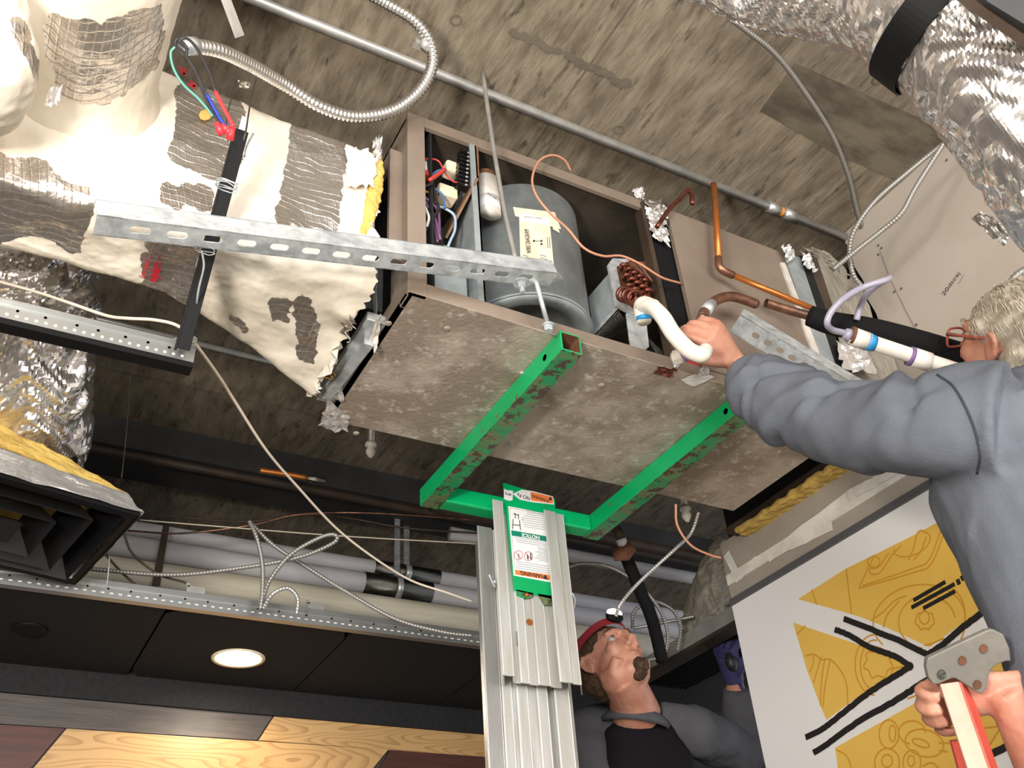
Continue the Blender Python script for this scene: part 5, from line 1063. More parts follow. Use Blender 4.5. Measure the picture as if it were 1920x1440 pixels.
# ------------------------------------------------------------------ pipework at the right
cr1 = thing('copper_elbow_pipe', 'copper pipe rising to the slab and bending right along the taupe panel', 'pipe', tuple(dep(1347, 500, 2.1)))
obj('riser', MB().tube([on(1338, 345, 1, 1.31), on(1342, 400, 1, 1.31), on(1347, 484, 1, 1.31)], .009, 12), M['copper_bright'], cr1, smooth=True)
obj('elbow', MB().tube(spline([on(1347, 484, 1, 1.31), on(1348, 498, 1, 1.31), on(1357, 508, 1, 1.31), on(1374, 516, 1, 1.31)], 6), .0105, 12), M['copper_old'], cr1, smooth=True)
obj('branch', MB().tube([on(1372, 515, 1, 1.31), on(1450, 548, 1, 1.28), on(1532, 582, 1, 1.25)], .008, 12), M['copper_bright'], cr1, smooth=True)
c4_ = run('copper_stub_pipe', spline([on(x, y, 1, 1.27) for x, y in ((1315, 600), (1325, 578), (1345, 562), (1370, 556), (1395, 562), (1418, 570))], 7), .0125, M['copper_old'], 'worn copper pipe bend with a cut end above the hand', 'pipe', world=True, n=16)
obj('solder_collar', MB().tube([on(1322, 585, 1, 1.27), on(1333, 570, 1, 1.27)], .0148, 14), M['galv'], c4_, smooth=True)
bp = thing('insulated_pipe', 'black foam-insulated pipe with bare copper end right of the hand', 'pipe', tuple(on(1540, 600, 1, 1.22)))
obj('bare_end', MB().tube([on(1436, 568, 1, 1.25), on(1480, 582, 1, 1.24), on(1535, 597, 1, 1.22)], .0115, 16, cap=False), M['copper_old'], bp, smooth=True)
obj('foam_sleeve', MB().tube(pathpx([(1518, 592, 1.92), (1560, 606, 1.92), (1640, 622, 1.94), (1730, 648, 1.95), (1810, 672, 1.96)], 8), [.021, .024, .027, .030, .030], 20), M['rubber'], bp, smooth=True)
obj('bore', MB().tube([dep(1809, 671.5, 1.962), dep(1812, 672.5, 1.965)], .018, 16), M['black_hole'], bp)
run('copper_tube', [(1650, 612, 2.03), (1700, 624, 2.03), (1755, 645, 2.03)], .004, M['copper_old'], 'thin copper tube peeping over the black foam sleeve', 'tube')
pv = thing('pvc_drain_pipe', 'white plastic drain pipe with blue primer and a clear hose at its end', 'pipe', tuple(dep(1600, 630, 1.88)))
obj('tube', MB().tube([dep(1598, 630, 1.86), dep(1700, 664, 1.86), dep(1850, 712, 1.86)], .0148, 20), M['pvc'], pv, smooth=True)
obj('coupling', MB().tube([dep(1594, 629, 1.86), dep(1628, 641, 1.86)], .0182, 20), M['pvc'], pv, smooth=True)
obj('coupling', MB().tube([dep(1708, 668, 1.86), dep(1742, 679, 1.86)], .0190, 20), M['pvc'], pv, smooth=True)
obj('purple_ring', MB().tube([dep(1704, 667, 1.86), dep(1710, 669, 1.86)], .0194, 20), M['purple'], pv, smooth=True)
o = obj('primer_stain', MB().tube([dep(1625, 640, 1.86), dep(1640, 645, 1.86)], [.0186, .0155], 20), M['blue_primer'], pv, smooth=True)
obj('hose_nut', MB().tube([dep(1583, 624, 1.86), dep(1594, 629, 1.86)], [.010, .014], 14), M['vinyl'], pv, smooth=True); obj('rust_collar', MB().tube([dep(1594, 628.5, 1.86), dep(1600, 630.5, 1.86)], .0188, 16), M['rust'], pv)
hs = run('clear_hose', [(1606, 600, 1.9), (1612, 578, 1.9), (1622, 556, 1.88), (1640, 538, 1.87), (1666, 521, 1.86), (1660, 525, 1.83), (1620, 538, 1.82), (1585, 558, 1.82), (1560, 583, 1.82), (1551, 605, 1.82), (1560, 618, 1.84), (1583, 624, 1.86)], .0064, M['vinyl'], 'cloudy clear plastic hose looped over the black pipe', 'hose', n=12)
pw_ = thing('pvc_trap', 'glossy white plastic trap pipe hooked below the rusty coil', 'pipe', tuple(dep(1290, 640, 2.05)))
obj('tube', MB().tube(pathpx([(1203, 575, 2.12), (1222, 575, 2.08), (1243, 595, 2.04), (1262, 625, 2.02), (1288, 653, 2.0), (1308, 664, 1.99), (1318, 664, 1.99), (1324, 655, 2.01)], 8), [.0165, .0165, .0175, .0175, .0175, .0172, .017, .015], 24), M['pvc'], pw_, smooth=True)
obj('elbow', MB().tube(pathpx([(1226, 577, 2.08), (1206, 572, 2.12), (1205, 590, 2.12), (1208, 603, 2.11)], 6), [.018, .020, .0185, .0165], 22), M['pvc'], pw_, smooth=True)
obj('primer_ring', MB().tube([dep(1207, 593, 2.112), dep(1208, 600, 2.11)], .0176, 20), M['blue_primer'], pw_, smooth=True)
tg = thing('pvc_stub', 'short grey-white plastic stub with purple ring below the trap pipe', 'pipe', tuple(dep(1280, 668, 2.08)))
obj('stub', MB().tube([dep(1265, 672, 2.09), dep(1284, 664, 2.07), dep(1300, 655, 2.06)], .0150, 18), M['pvc'], tg, smooth=True); obj('collar', MB().tube([dep(1266, 672, 2.085), dep(1280, 667, 2.075)], .0175, 8), M['white_paint'], tg, smooth=False)
obj('purple_ring', MB().tube([dep(1281, 666, 2.072), dep(1287, 663, 2.068)], .0165, 18), M['purple'], tg)
rag('foil_tape', [dep(1259, 668, 2.08), dep(1268, 666, 2.08), dep(1274, 686, 2.08), dep(1264, 690, 2.08)], M['foil_tape'], tg, 5, .006, seed=66)
run('sensor_tube', spline([on(x, y, 1, 1.32) for x, y in ((1232, 425), (1255, 392), (1275, 372), (1287, 358), (1296, 362), (1298, 382))], 6), .0065, M['copper_dark'], 'short hooked dark copper tube sticking out of the foil tape', 'tube', world=True)

# ------------------------------------------------------------------ people
def V(a): return np.array(a, float)
def nrm(a): a = V(a); return a/np.linalg.norm(a)
def frame(f, u):
    f = nrm(f); r = nrm(np.cross(f, u)); u = np.cross(r, f); return r, f, u
def HM(c, r, f, u, s=1.0):
    return Matrix(((r[0]*s, f[0]*s, u[0]*s, c[0]), (r[1]*s, f[1]*s, u[1]*s, c[1]), (r[2]*s, f[2]*s, u[2]*s, c[2]), (0, 0, 0, 1)))
def add_head(mb, Mx):
    E_ = lambda c, r: mb.ellipsoid(c, r, Mx, 20, 14)
    def T_(pts, r): mb.tube([Mx@Vector(p) for p in pts], [q*Mx.to_scale()[0] for q in r] if not np.isscalar(r) else r*Mx.to_scale()[0], 10)
    E_((0, -.012, .032), (.076, .096, .088)); E_((0, .018, -.03), (.064, .076, .085)); E_((0, .038, -.082), (.046, .05, .034)); E_((0, .074, -.097), (.022, .020, .018))
    T_([(-.045, .070, .030), (-.022, .086, .033), (0, .088, .03), (.022, .086, .033), (.045, .070, .03)], .011)
    T_([(0, .086, .02), (0, .102, -.005), (0, .114, -.026)], [.008, .011, .0135]); E_((-.013, .098, -.03), (.009, .012, .009)); E_((.013, .098, -.03), (.009, .012, .009))
    E_((-.036, .062, -.018), (.024, .024, .024)); E_((.036, .062, -.018), (.024, .024, .024))
    T_([(-.024, .078, -.062), (-.008, .092, -.057), (.008, .092, -.057), (.024, .078, -.062)], [.004, .0065, .0065, .004]); T_([(-.02, .08, -.07), (0, .091, -.071), (.02, .08, -.07)], [.004, .007, .004])
    for s in (-1, 1):
        T_([(s*.046, .066, -.055), (s*.05, .03, -.075), (s*.055, -.005, -.055)], [.018, .022, .02])
        E_((s*.078, -.008, -.005), (.007, .016, .028)); T_([(s*.076, .004, .018), (s*.086, -.010, .028), (s*.090, -.024, .012), (s*.085, -.020, -.012), (s*.077, -.004, -.032)], [.005, .0055, .0055, .005, .006])
        T_([(s*.048, .068, .008), (s*.032, .078, .0), (s*.016, .074, .004)], .0045)
def eyes(Mx, par):
    for s in (-1, 1):
        obj('eye', MB().ellipsoid((s*.032, .072, .012), (.0125, .0125, .0125), Mx, 18, 12), M['eye'], par, smooth=True)
        obj('iris', MB().ellipsoid((s*.032, .0822, .015), (.0055, .0035, .0055), Mx, 14, 8), M['iris'], par, smooth=True)
        obj('eyebrow', MB().tube([Mx@Vector(p) for p in ((s*.016, .094, .036), (s*.032, .091, .041), (s*.05, .078, .034))], [.0035, .005, .0025], 8), M['hair_brown'], par, smooth=True)
def add_hand(mb, W, d, back, curl, side=1, s=1.0, thumb=(.5, .6, .3), spread=.1, rad=1.0):
    "W wrist, d wrist->knuckles, back = normal out of the back of the hand; side=+1 puts the thumb along +(d x back)"
    d = nrm(d); back = nrm(V(back)-d*(V(back)@d)); lat = np.cross(d, back)*side
    W = V(W); tips = []
    mb.tube([W-d*.03*s, W+d*.01*s, W+d*.05*s, W+d*.088*s], [.028*s, .031*s, .040*s, .040*s], 16, ell=.46, upv=lat)
    L = [(.044, .027, .021), (.048, .031, .023), (.045, .029, .022), (.036, .022, .019)]
    for i in range(4):
        off = (.030-.0205*i)*s; base = W+d*(.086-.003*abs(i-1.2))*s+lat*off; dir_ = nrm(d+lat*spread*(1.2-i)*.6); P = [base-dir_*.03*s, base]; ang = 0
        ax = np.cross(dir_, back)
        cu = curl[i] if hasattr(curl[0], '__len__') else curl
        for k in range(3):
            ang += cu[k]; v = dir_*math.cos(ang)-back*math.sin(ang); base = base+v*L[i][k]*s; P.append(base)
        mb.tube(spline(P, 4), [.0105*s*rad, .0102*s*rad, .0094*s*rad, .0086*s*rad, .0072*s*rad], 12)
        mb.ellipsoid(P[1], (.011*s, .011*s, .0105*s), None, 12, 8); tips.append(P[-1])
    a, b, c = thumb; t0 = W+d*.02*s+lat*.022*s; t1 = t0+(d*.6+lat*.6*a*2-back*.35*b)*.034*s; t2 = t1+(d*.8+lat*.25-back*b)*.028*s; t3 = t2+(d*.75-lat*c-back*b)*.024*s
    mb.tube(spline([W+d*.008*s, t0, t1, t2, t3], 4), [.014*s, .015*s, .0125*s, .0115*s, .0085*s], 12)
    return P
def finish(name, mb, vox, m, par, it=3, fn=None):
    me = remesh(mb, vox, it=it)
    if fn: displace(me, fn)
    return obj(name, me, m, par, smooth=True)

# ---- grey-haired man at the right, reaching to the pipe
pA = thing('person', 'person in grey sweatshirt with white hair and glasses reaching up to the pipes', 'person', (1.75, .72, 0))
hC = dep(1902, 645, 1.84); r_, f_, u_ = frame((-.06, .74, .62), (-.30, -.50, .80)); HA = HM(hC, r_, f_, u_, 1.0)
tor = [dep(1935, 790, 1.74), dep(1945, 900, 1.70), dep(1985, 1020, 1.68), dep(2035, 1160, 1.70)]
tor = [V(p) for p in tor]; base_xy = tor[1][:2]
chest = [V((tor[1][0], tor[1][1], z)) for z in (1.90, 1.80, 1.68, 1.52, 1.36, 1.22)]
LSh = V(dep(1850, 800, 1.64)); RSh = V((chest[0][0]+.20, chest[0][1]-.02, 1.83))
sk = MB(); add_head(sk, HA)
sk.tube([hC-u_*.03-f_*.03, hC-f_*.04+V((0, 0, -.09)), chest[0]+V((0, 0, .0))], [.060, .056, .07], 18)
sk.tube([chest[0]-V((0, 0, .02)), chest[1], chest[2], chest[3], chest[5]], [.09, .12, .12, .11, .12], 20)
wrA = V(dep(1386, 688, 2.14)); armP = [LSh, V(dep(1700, 802, 1.72)), V(dep(1560, 790, 1.87)), V(dep(1460, 745, 2.02)), wrA]
sk.tube([chest[0]]+armP, [.06, .06, .05, .045, .036, .029], 16)
kn = V(dep(1322, 612, 2.10)); dH = kn-wrA; back = -FW*.75+UP*.45+RT*.15
add_hand(sk, V(dep(1376, 676, 2.13)), dH, back, [(.75, 1.2, .8), (.8, 1.2, .8), (.9, 1.2, .8), (1.0, 1.2, .8)], side=-1, s=1.05, thumb=(.45, .8, .2))
# right arm: bare forearm rising to the ladder top
rW = V(dep(1884, 1292, 1.49)); rE = V(dep(2020, 1570, 1.45)); 
sk.tube([chest[0], RSh, V((RSh[0]+.05, RSh[1]-.12, 1.55)), rE, (rE+rW)/2+RT*.004, rW], [.06, .06, .05, .045, .044, .031], 18)
add_hand(sk, rW, -RT*1.0-UP*.32+FW*.42, FW*1.0-RT*.1, [(.6, 1.3, .9), (.6, 1.3, .9), (.6, 1.3, .9), (.7, 1.3, .9)], side=-1, s=1.0, thumb=(.5, -.3, .1))
hip = chest[5]
for s, fx in ((-1, (1.52, .74)), (1, (1.80, .62))):
    kx = (hip[0]+s*.10+fx[0])/2; sk.tube([hip+V((s*.09, 0, -.02)), V((kx, hip[1]+.04, .88)), V((fx[0], fx[1], .52))], [.085, .06, .045], 14)
finish('body', sk, .0055, M['skin_red'], pA, 2)
# sweatshirt
ms = MB()
slv = [LSh+(LSh-armP[1])*.25, LSh, V(dep(1775, 802, 1.665)), V(dep(1700, 802, 1.72)), V(dep(1625, 800, 1.80)), V(dep(1555, 786, 1.88)), V(dep(1490, 762, 1.97)), V(dep(1430, 728, 2.06)), V(dep(1398, 703, 2.11))]
ms.tube(spline(slv, 5), [.11, .108, .098, .088, .084, .086, .086, .074, .054], 28)
ms.ellipsoid(LSh+V((.05, .0, -.02)), (.115, .115, .11)); ms.ellipsoid(chest[0]+V((.02, 0, -.02)), (.19, .13, .085))
ms.tube([chest[0]+V((0, 0, -.03)), chest[1], chest[2], chest[3], V((chest[4][0], chest[4][1], 1.30))], [.15, .172, .168, .155, .158], 30, ell=1.12, upv=(0, 1, 0))
ms.tube([RSh-V((.08, 0, 0)), RSh+V((.02, -.03, -.04)), V((RSh[0]+.05, RSh[1]-.12, 1.55)), rE+V((.01, 0, .04))], [.11, .10, .08, .065], 20)
ms.tube([hC-f_*.05+V((0, 0, -.115)), chest[0]+V((0, 0, .01))], [.076, .11], 20)
adir = nrm(armP[-1]-armP[0])
CREASE = [(.06, .09, 2.6, .016, .009), (.17, -.10, 1.6, .018, .013), (.27, .12, 2.9, .017, .012), (.36, -.09, 1.4, .015, .013), (.43, .07, 2.6, .013, .010), (.50, -.04, 2.2, .010, .007)]
def foldA(p, n):
    q = p-LSh; t = q@adir; perp = q-adir*t; a = math.atan2(perp@UP, perp@RT)
    fl = max(0, min(1, (t+.05)/.12))
    zf = .012*N(p[0]*7, p[1]*7, p[2]*7)+.005*N(p[0]*20, p[1]*20, p[2]*20)
    for ti, k, a0, wd_, A in CREASE:
        u = t-ti-k*math.sin(a-a0); vis = .5+.5*math.cos(a-a0-.6)
        zf += fl*A*(-math.exp(-(u/wd_)**2)+.75*math.exp(-((u-2.1*wd_)/(1.5*wd_))**2))*vis*(.6+.8*N(p[0]*9, p[1]*9, p[2]*9)+.3)
    if fl == 0: zf = .018*N(p[0]*5, p[1]*5, p[2]*2.2)+.012*abs(N(p[0]*11, p[1]*11, p[2]*4))
    return zf
sw = finish('sweatshirt', ms, .0075, M['sweat'], pA, 3, foldA)
# shoulder seam and cuff
def ringpath(c, ax, r, a0, a1, n=24, e=1.0, up0=None):
    ax = nrm(ax); u1 = nrm(np.cross(ax, [0, 0, 1.])); u2 = np.cross(ax, u1); return [c+r*(math.cos(t)*u1+e*math.sin(t)*u2) for t in np.linspace(a0, a1, n)]
from mathutils.bvhtree import BVHTree
def bvh(o): me = o.data; return BVHTree.FromPolygons([v.co for v in me.vertices], [p.vertices[:] for p in me.polygons])
tA = bvh(sw)
def cast(px, py, tree, off=.001):
    d = Vector(ray(px, py)).normalized(); h = tree.ray_cast(Vector(CAM), d); return None if h[0] is None else np.array(h[0]-d*off)
P = [cast(x, y, tA) for x, y in spline([(1757, 702), (1790, 728), (1822, 790), (1837, 850), (1832, 888)], 8)]; P = [p for p in P if p is not None]
if len(P) > 4: obj('shoulder_seam', MB().tube(P, .0022, 6), M['sweat_dark'], pA, smooth=True)
# hair
hb = MB(); hb.ellipsoid((0, -.022, .040), (.083, .100, .088), HA, 24, 16); hb.ellipsoid((0, -.055, -.01), (.078, .066, .08), HA, 20, 14)
for s in (-1, 1): hb.tube([HA@Vector((s*.068, .03, .05)), HA@Vector((s*.074, .018, .03)), HA@Vector((s*.070, .016, .012))], [.012, .012, .006], 12)
hair = finish('hair', hb, .005, M['hair_white'], pA, 2, lambda p, n: .006*N(p[0]*30, p[1]*30, p[2]*30))
th = bvh(hair); rn = random.Random(8); mb = MB(); hi = HA.inverted()
vs_ = [v for v in hair.data.vertices if (hi@v.co).z > -.06]
for k in range(1500):
    v = vs_[rn.randrange(len(vs_))]; lc = hi@v.co
    if lc.y > .072 or (lc.y > -.045 and lc.z < .03): continue
    p = np.array(v.co); n_ = np.array(v.normal); flow = np.array((HA.to_3x3()@Vector((lc.x*1.5, -.6-lc.y*2, -.55))).normalized()); flow = flow+np.array([rn.uniform(-.25, .25) for _ in range(3)]); flow = nrm(flow-n_*(flow@n_)*.9)
    L = rn.uniform(.018, .04); mb.tube([p, p+flow*L*.5+n_*.004, p+flow*L+n_*.001], [.0012, .0014, .0003], 4, cap=False)
o = obj('hair_strands', mb, M['hair_white'], hair); o['kind'] = 'stuff'
eyes(HA, pA)
for o in [o for o in bpy.data.objects if o.name.startswith('eyebrow') and o.parent == pA]: o.data.materials[0] = M['hair_white']
gl = MB()
for s in (-1, 1):
    c = Vector((s*.033, .108, .006)); gl.tube([HA@(c+Vector((.026*math.copysign(abs(math.cos(t))**.6, math.cos(t)), -.004*abs(math.cos(t)), .019*math.copysign(abs(math.sin(t))**.6, math.sin(t))))) for t in np.linspace(0, 2*math.pi, 26)], .0026, 8)
    gl.tube([HA@Vector(p) for p in ((s*.059, .104, .014), (s*.076, .06, .015), (s*.082, .0, .016), (s*.082, -.012, .0))], [.004, .003, .0025, .002], 8)
gl.tube([HA@Vector(p) for p in ((-.008, .110, .01), (0, .112, .013), (.008, .110, .01))], .002, 8)
g_ = obj('glasses', gl, M['glasses'], pA, smooth=True)
# trousers and boots
tr = MB(); tr.tube([V((hip[0], hip[1], 1.34)), hip], [.15, .155], 24, ell=1.1, upv=(0, 1, 0))
for s, fx in ((-1, (1.52, .74)), (1, (1.80, .62))):
    kx = (hip[0]+s*.10+fx[0])/2; tr.tube([hip+V((s*.085, 0, .02)), V((kx, hip[1]+.04, .88)), V((fx[0], fx[1], .50))], [.105, .085, .07], 18)
finish('trousers', tr, .01, M['denim'], pA, 2, lambda p, n: .006*N(p[0]*9, p[1]*9, p[2]*6))
for fx in ((1.52, .74), (1.80, .62)):
    b = MB(); b.tube([V((fx[0], fx[1]-.05, .49)), V((fx[0], fx[1]+.06, .485)), V((fx[0], fx[1]+.17, .475))], [.05, .048, .035], 16); b.tube([V((fx[0], fx[1], .58)), V((fx[0], fx[1], .48))], [.055, .05], 16); finish('boot', b, .008, M['boot'], pA)

# ---- step ladder under him: cast top bracket and orange rail in view
ld = thing('step_ladder', 'orange fibreglass step ladder with grey cast top bracket gripped by a hand', 'ladder', tuple(V(dep(1800, 1230, 1.47))*V((1, 1, 0))))
LD = 1.47
def LP(px, py, d=LD): return V(dep(px, py, d))
brk = [(1738,1238),(1742,1233),(1790,1210),(1850,1182),(1862,1180),(1882,1190),(1893,1215),(1896,1240),(1886,1240),(1868,1247),(1857,1258),(1852,1280),(1850,1292),(1842,1300),(1835,1300),(1808,1282),(1792,1272),(1785,1272),(1760,1283),(1750,1283),(1741,1270),(1737,1252)]
o = obj('top_bracket', MB().slab([LP(*q) for q in brk], FW*.012), M['cast'], ld, bevel=.002)
for px, py, r in ((1765, 1264, .0065), (1804, 1238, .006), (1844, 1216, .006), (1832, 1283, .006)):
    c = LP(px, py, LD-.0006); mb = MB(); ring = [c+r*(RT*math.cos(t)+UP*1.15*math.sin(t)) for t in np.linspace(0, 6.283, 15)[:-1]]; mb.slab(ring, -FW*.0022)
    obj('rivet', mb, M['clamp_steel'] if px == 1765 else M['rust'], ld)
zr0 = LP(1790, 1274)[2]; pr = LP(1790, 1274, LD+.008)
w0 = nrm(V((FW[0], FW[1], 0))); w1 = np.cross(w0, [0, 0, 1.])
q0 = LP(1763, 1283, LD+.005); q1 = LP(1797, 1278, LD+.004); q2 = LP(1817, 1297, LD+.035)
dn = lambda p, h: V((p[0], p[1], p[2]-h))+w1*0
mb = MB(); H_ = zr0-.02
mb.slab([q0, q1, dn(q1, H_), dn(q0, H_)], w0*.004); o = obj('rail_web', mb, M['ladder_edge'], ld); o['label'] = 'worn pale web of the rail'
mb = MB(); mb.slab([q1, q2, dn(q2, H_), dn(q1, H_)], w1*.004-w0*.0); o = obj('rail_flange', mb, M['ladder_orange'], ld, bevel=.001)
for px, py in ((1773, 1310), (1788, 1306)):
    c = LP(px, py, LD+.003); ring = [c+.004*(RT*math.cos(t)+UP*1.2*math.sin(t)) for t in np.linspace(0, 6.283, 12)[:-1]]; obj('rivet', MB().slab(ring, -FW*.0015), M['rust'], ld)
o2 = V((.42, -.12, 0))
mb = MB(); mb.slab([q0+o2, q1+o2, dn(q1, H_)+o2, dn(q0, H_)+o2], w0*.03); obj('rail', mb, M['ladder_orange'], ld)
mid = (q0+q1)/2
for k, z in enumerate((.30, .62, .95)):
    mb = MB(); a = V((mid[0], mid[1]-.02, z)); mb.bar(a, a+V((.42, -.12, 0)), .075, .022); obj('step', mb, M['cast'], ld)
for off in (V((0, 0, 0)), o2):
    mb = MB(); p0 = mid+off+w0*.10+w1*.03+V((0, 0, -.06)); p1 = p0+w0*.42+w1*.10; mb.bar(p0, V((p1[0], p1[1], .01)), .03, .02); obj('rear_rail', mb, M['ladder_orange'], ld)
pf = obj('work_platform', MB().box((1.40, .42, .40), (1.95, .95, .435)), M['cast']); tag(pf, 'low grey work platform behind the step ladder', 'platform')
for x in (1.42, 1.91):
    for y in (.44, .76): obj('leg', MB().box((x, y, 0), (x+.025, y+.025, .40)), M['alu'], pf)

# ---- man in the back with headlamp, looking up
pB = thing('person', 'person in black and grey raglan shirt with headlamp looking up behind the mast', 'person', tuple(V(dep(1180, 1300, 3.2))*V((1, 1, 0))))
cb_ = V(dep(1147, 1245, 3.05)); T_ = -FW
fB = V((.019, -.863, .505)); uB = V((-.094, .501, .860))
r2, f2, u2 = frame(fB, uB); HB = HM(cb_, r2, f2, u2, 1.13)
nk = V(dep(1190, 1322, 3.10)); LB = V(dep(1096, 1372, 3.12)); RB = V(dep(1292, 1362, 3.15)); DNz = V((0, 0, -1))
sb = MB(); add_head(sb, HB); sb.ellipsoid((.040, .012, -.070), (.030, .050, .036), HB); sb.ellipsoid((-.040, .012, -.070), (.030, .050, .036), HB)
sb.tube([cb_-u2*.03-f2*.01, cb_-u2*.075+f2*.005, cb_-u2*.05-f2*.0+(nk-cb_)*.45, nk+DNz*.03], [.066, .068, .068, .082], 18)
ctr = (LB+RB)/2; ctr = V((ctr[0], ctr[1], nk[2]-.05)); zB = [ctr+DNz*h for h in (0, .12, .25, .42, .56)]
sb.tube(zB, [.10, .12, .12, .11, .12], 18)
elb = V(dep(1392, 1402, 3.40)); wrB = V(dep(1378, 1284, 3.42)); hB_ = V(dep(1362, 1222, 3.42))
sb.tube([zB[0], RB+DNz*.02, (RB+elb)/2+DNz*.02, elb, (elb+wrB)/2, wrB, wrB+(hB_-wrB)*.4], [.07, .055, .048, .045, .042, .032, .03], 14)
eL = LB+V((-.05, -.03, -.30)); sb.tube([zB[0], LB+DNz*.02, eL, eL+V((.10, -.08, .16))], [.07, .055, .045, .035], 14)
for s in (-1, 1): sb.tube([zB[4]+V((s*.09, 0, 0)), zB[4]+V((s*.11, .0, -.42)), V((zB[4][0]+s*.12, zB[4][1], .42))], [.09, .06, .045], 14)
finish('body', sb, .0045, M['skin_red'], pB, 2)
eyes(HB, pB)
hb = MB(); hb.ellipsoid((0, -.020, .048), (.082, .098, .080), HB, 24, 16); hb.ellipsoid((0, -.05, -.0), (.077, .062, .075), HB, 20, 14)
finish('hair', hb, .005, M['hair_brown'], pB, 2, lambda p, n: .006*N(p[0]*40, p[1]*40, p[2]*40))
gb = MB(); gb.ellipsoid((0, .082, -.097), (.025, .019, .022), HB); gb.ellipsoid((0, .087, -.080), (.012, .008, .010), HB); gb.ellipsoid((0, .062, -.112), (.022, .022, .010), HB); 
finish('goatee', gb, .003, M['hair_brown'], pB, 1, lambda p, n: .0022*N(p[0]*150, p[1]*150, p[2]*150))
hl = [HB@Vector((.086*math.sin(t), -.015+.108*math.cos(t), .060+.012*math.cos(t))) for t in np.linspace(0, 2*math.pi, 40)]
mb = MB(); vs = []
for p in hl:
    p = V(p); rd_ = nrm(p-V(HB@Vector((0, -.015, .06)))); vs += [p-u2*.013, p+u2*.013, p+u2*.013+rd_*.003, p-u2*.013+rd_*.003]
mb.add(vs, [(4*i+a, 4*(i+1)+a, 4*(i+1)+(a+1) % 4, 4*i+(a+1) % 4) for i in range(39) for a in range(4)]); hbnd = obj('headband', mb, M['strap_red'], pB)
lc = V(HB@Vector((0, .105, .083))); mb = MB(); mb.ellipsoid((0, .103, .078), (.030, .014, .020), HB); lampo = obj('headlamp_case', mb, M['black_metal'], pB, smooth=True)
obj('headlamp_lens', MB().ellipsoid((0, .112, .086), (.026, .010, .014), HB), M['lamp'], lampo, smooth=True)
# raglan shirt: black body, grey sleeves
bs_ = MB(); bs_.tube([zB[0]+V((0, 0, .035)), zB[0]+DNz*.03, zB[1], zB[2], zB[3], zB[4]], [.085, .125, .145, .14, .13, .135], 28, ell=1.22, upv=(0, 1, 0))
finish('shirt_body', bs_, .009, M['black_shirt'], pB, 3, lambda p, n: .008*N(p[0]*9, p[1]*9, p[2]*9))
gs = MB(); gs.tube(spline([zB[0]+(RB-zB[0])*.38+V((0, -.01, .015)), RB+V((0, 0, -.01)), (RB+elb)/2+DNz*.015, elb+DNz*.01, (elb+wrB)/2+V((0, 0, 0)), wrB+DNz*.015], 5), [.06, .082, .085, .082, .066, .048], 22)
finish('sleeve', gs, .008, M['gray_sleeve'], pB, 3, lambda p, n: .010*N(p[0]*12, p[1]*12, p[2]*12)+.004*N(p[0]*30, p[1]*30, p[2]*30))
gs = MB(); gs.tube(spline([zB[0]+(LB-zB[0])*.42+V((0, -.02, .015)), LB+V((0, -.01, -.02)), (LB+eL)/2+V((0, -.02, 0)), eL, eL+V((.06, -.05, .10))], 5), [.065, .092, .092, .08, .06], 22)
finish('sleeve', gs, .008, M['gray_sleeve'], pB, 3, lambda p, n: .010*N(p[0]*12, p[1]*12, p[2]*12))
cm = MB(); cm.lathe([(.082, -.004), (.089, -.006), (.112, -.030), (.108, -.046), (.096, -.038), (.083, -.016)], Matrix.Translation(Vector(nk+DNz*.022))@Matrix.Rotation(.12, 4, 'Y')@Matrix.Rotation(.18, 4, 'X'), 36, closed=True); obj('collar', cm, M['gray_sleeve'], pB, smooth=True)
gv = MB(); add_hand(gv, wrB+(hB_-wrB)*.2, hB_-wrB, -FW*.55-RT*.8, [(1.1, 1.4, .9)]*1 and (1.2, 1.4, .9), side=1, s=1.32, thumb=(.4, .8, .2), rad=1.2)
gv.tube([wrB+(hB_-wrB)*.1, wrB+(hB_-wrB)*.9], [.037, .042], 16)
gl_ = finish('glove', gv, .004, M['glove'], pB, 1); gl_['label'] = 'blue and black work glove'
mb = MB(); mb.ellipsoid(V(dep(1372, 1240, 3.38)), (.026, .022, .036)); finish('palm_patch', mb, .005, M['glove_black'], gl_, 1)
tr = MB(); tr.tube([zB[4]+V((0, 0, .05)), zB[4]+DNz*.06], [.145, .15], 24, ell=1.1, upv=(0, 1, 0))
for s in (-1, 1): tr.tube([zB[4]+V((s*.085, 0, 0)), zB[4]+V((s*.11, .0, -.42)), V((zB[4][0]+s*.12, zB[4][1], .40))], [.10, .08, .068], 16)
finish('trousers', tr, .01, M['denim'], pB, 2)
for s in (-1, 1):
    b = MB(); x, y = zB[4][0]+s*.12, zB[4][1]; b.tube([V((x, y+.05, .36)), V((x, y-.06, .355)), V((x, y-.17, .345))], [.05, .048, .035], 16); b.tube([V((x, y, .46)), V((x, y, .35))], [.055, .05], 16); finish('boot', b, .008, M['boot'], pB)
x, y = zB[4][0], zB[4][1]
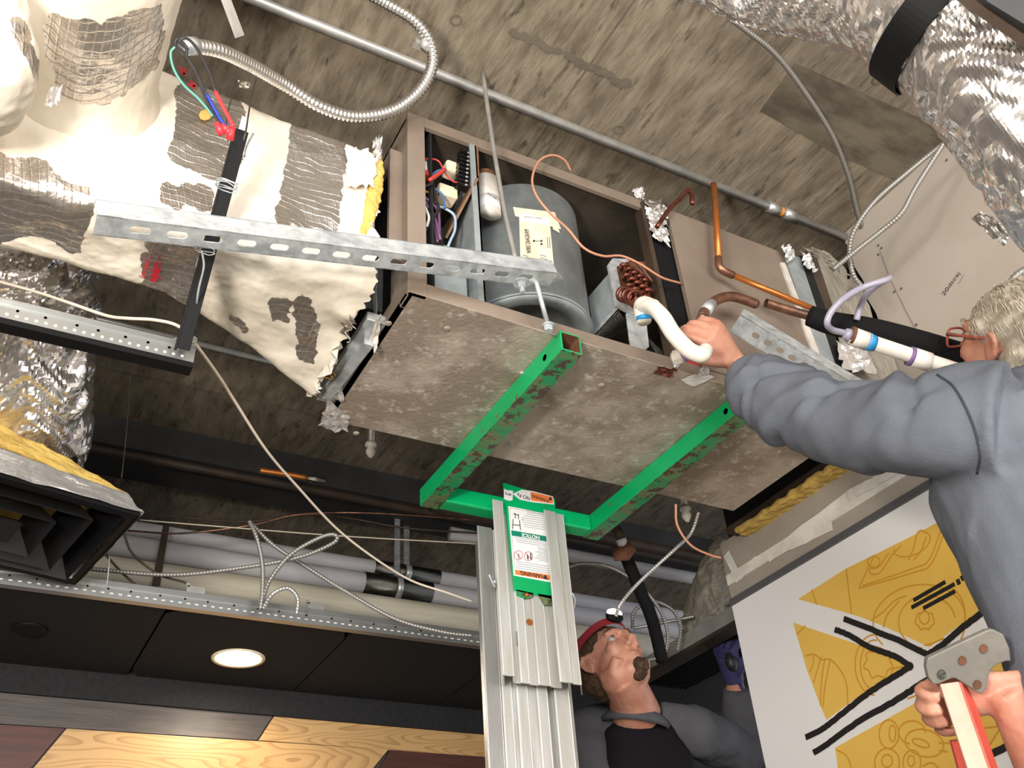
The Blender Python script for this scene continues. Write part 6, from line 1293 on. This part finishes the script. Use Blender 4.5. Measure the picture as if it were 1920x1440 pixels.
pf = obj('step_stool', MB().box((x-.28, y-.26, .27), (x+.28, y+.2, .305)), M['cast']); tag(pf, 'low step stool under the man with the headlamp', 'stool')
for dx in (-.26, .235):
    for dy in (-.24, .155): obj('leg', MB().box((x+dx, y+dy, 0), (x+dx+.025, y+dy+.025, .27)), M['alu'], pf)

# ------------------------------------------------------------------ wear and stains on the slab
sl_ = bpy.data.objects['ceiling']; rn = random.Random(12); mb = MB()
for k in range(26):
    t = k/25; x, y = 962+215*t+rn.uniform(-3, 3), 58+100*t+rn.uniform(-4, 4)
    if 8 < k < 12 and k % 2: continue
    c = on(x, y, 2, ZC-.0004); mb.add([(c[0]+(.010+.008*rn.random())*math.cos(a), c[1]+(.008+.006*rn.random())*math.sin(a), ZC-.0010-k*.00004) for a in np.linspace(0, 6.28, 12)[:-1]], [tuple(range(11))])
o = obj('stain_row', mb, M['stain'], sl_); o['kind'] = 'stuff'
mb = MB(); mb.slab([on(x, y, 2, ZC-.001) for x, y in ((1425, 208), (1490, 118), (1800, 255), (1790, 300), (1710, 352), (1560, 285))], (0, 0, .0008)); M['patch'] = mat('patch', (.085, .070, .050), .85, col2=(.165, .140, .100), ns=3, stretch=(2, 5, 1), det=8, bump=.3, bs=10); o = obj('formwork_patch', mb, M['patch'], sl_)
for a, c in (((1190, -60), (1395, 190)), ((1395, 190), (1240, 420)), ((1290, 0), (1440, 200)), ((1430, 205), (1715, 352)), ((1150, -20), (1330, 60))):
    pass
for x in (1.02, 2.24-1.22*2, -.2):
    obj('board_seam', MB().box((x, -3, ZC-.0012), (x+.0035, 5, ZC)), M['stain'], sl_)
for y in (.55, -.67, 1.77, 2.99):
    obj('board_seam', MB().box((-4, y, ZC-.0012), (6, y+.0035, ZC)), M['stain'], sl_)
for px, py in ((855, 38), (1160, 243), (1645, 150)):
    c = on(px, py, 2, ZC); obj('form_tie_mark', MB().lathe([(.010, -.001), (.016, -.001), (.016, 0), (.010, 0)], Matrix.Translation(Vector(c)), 18, closed=True), M['stain'], sl_)
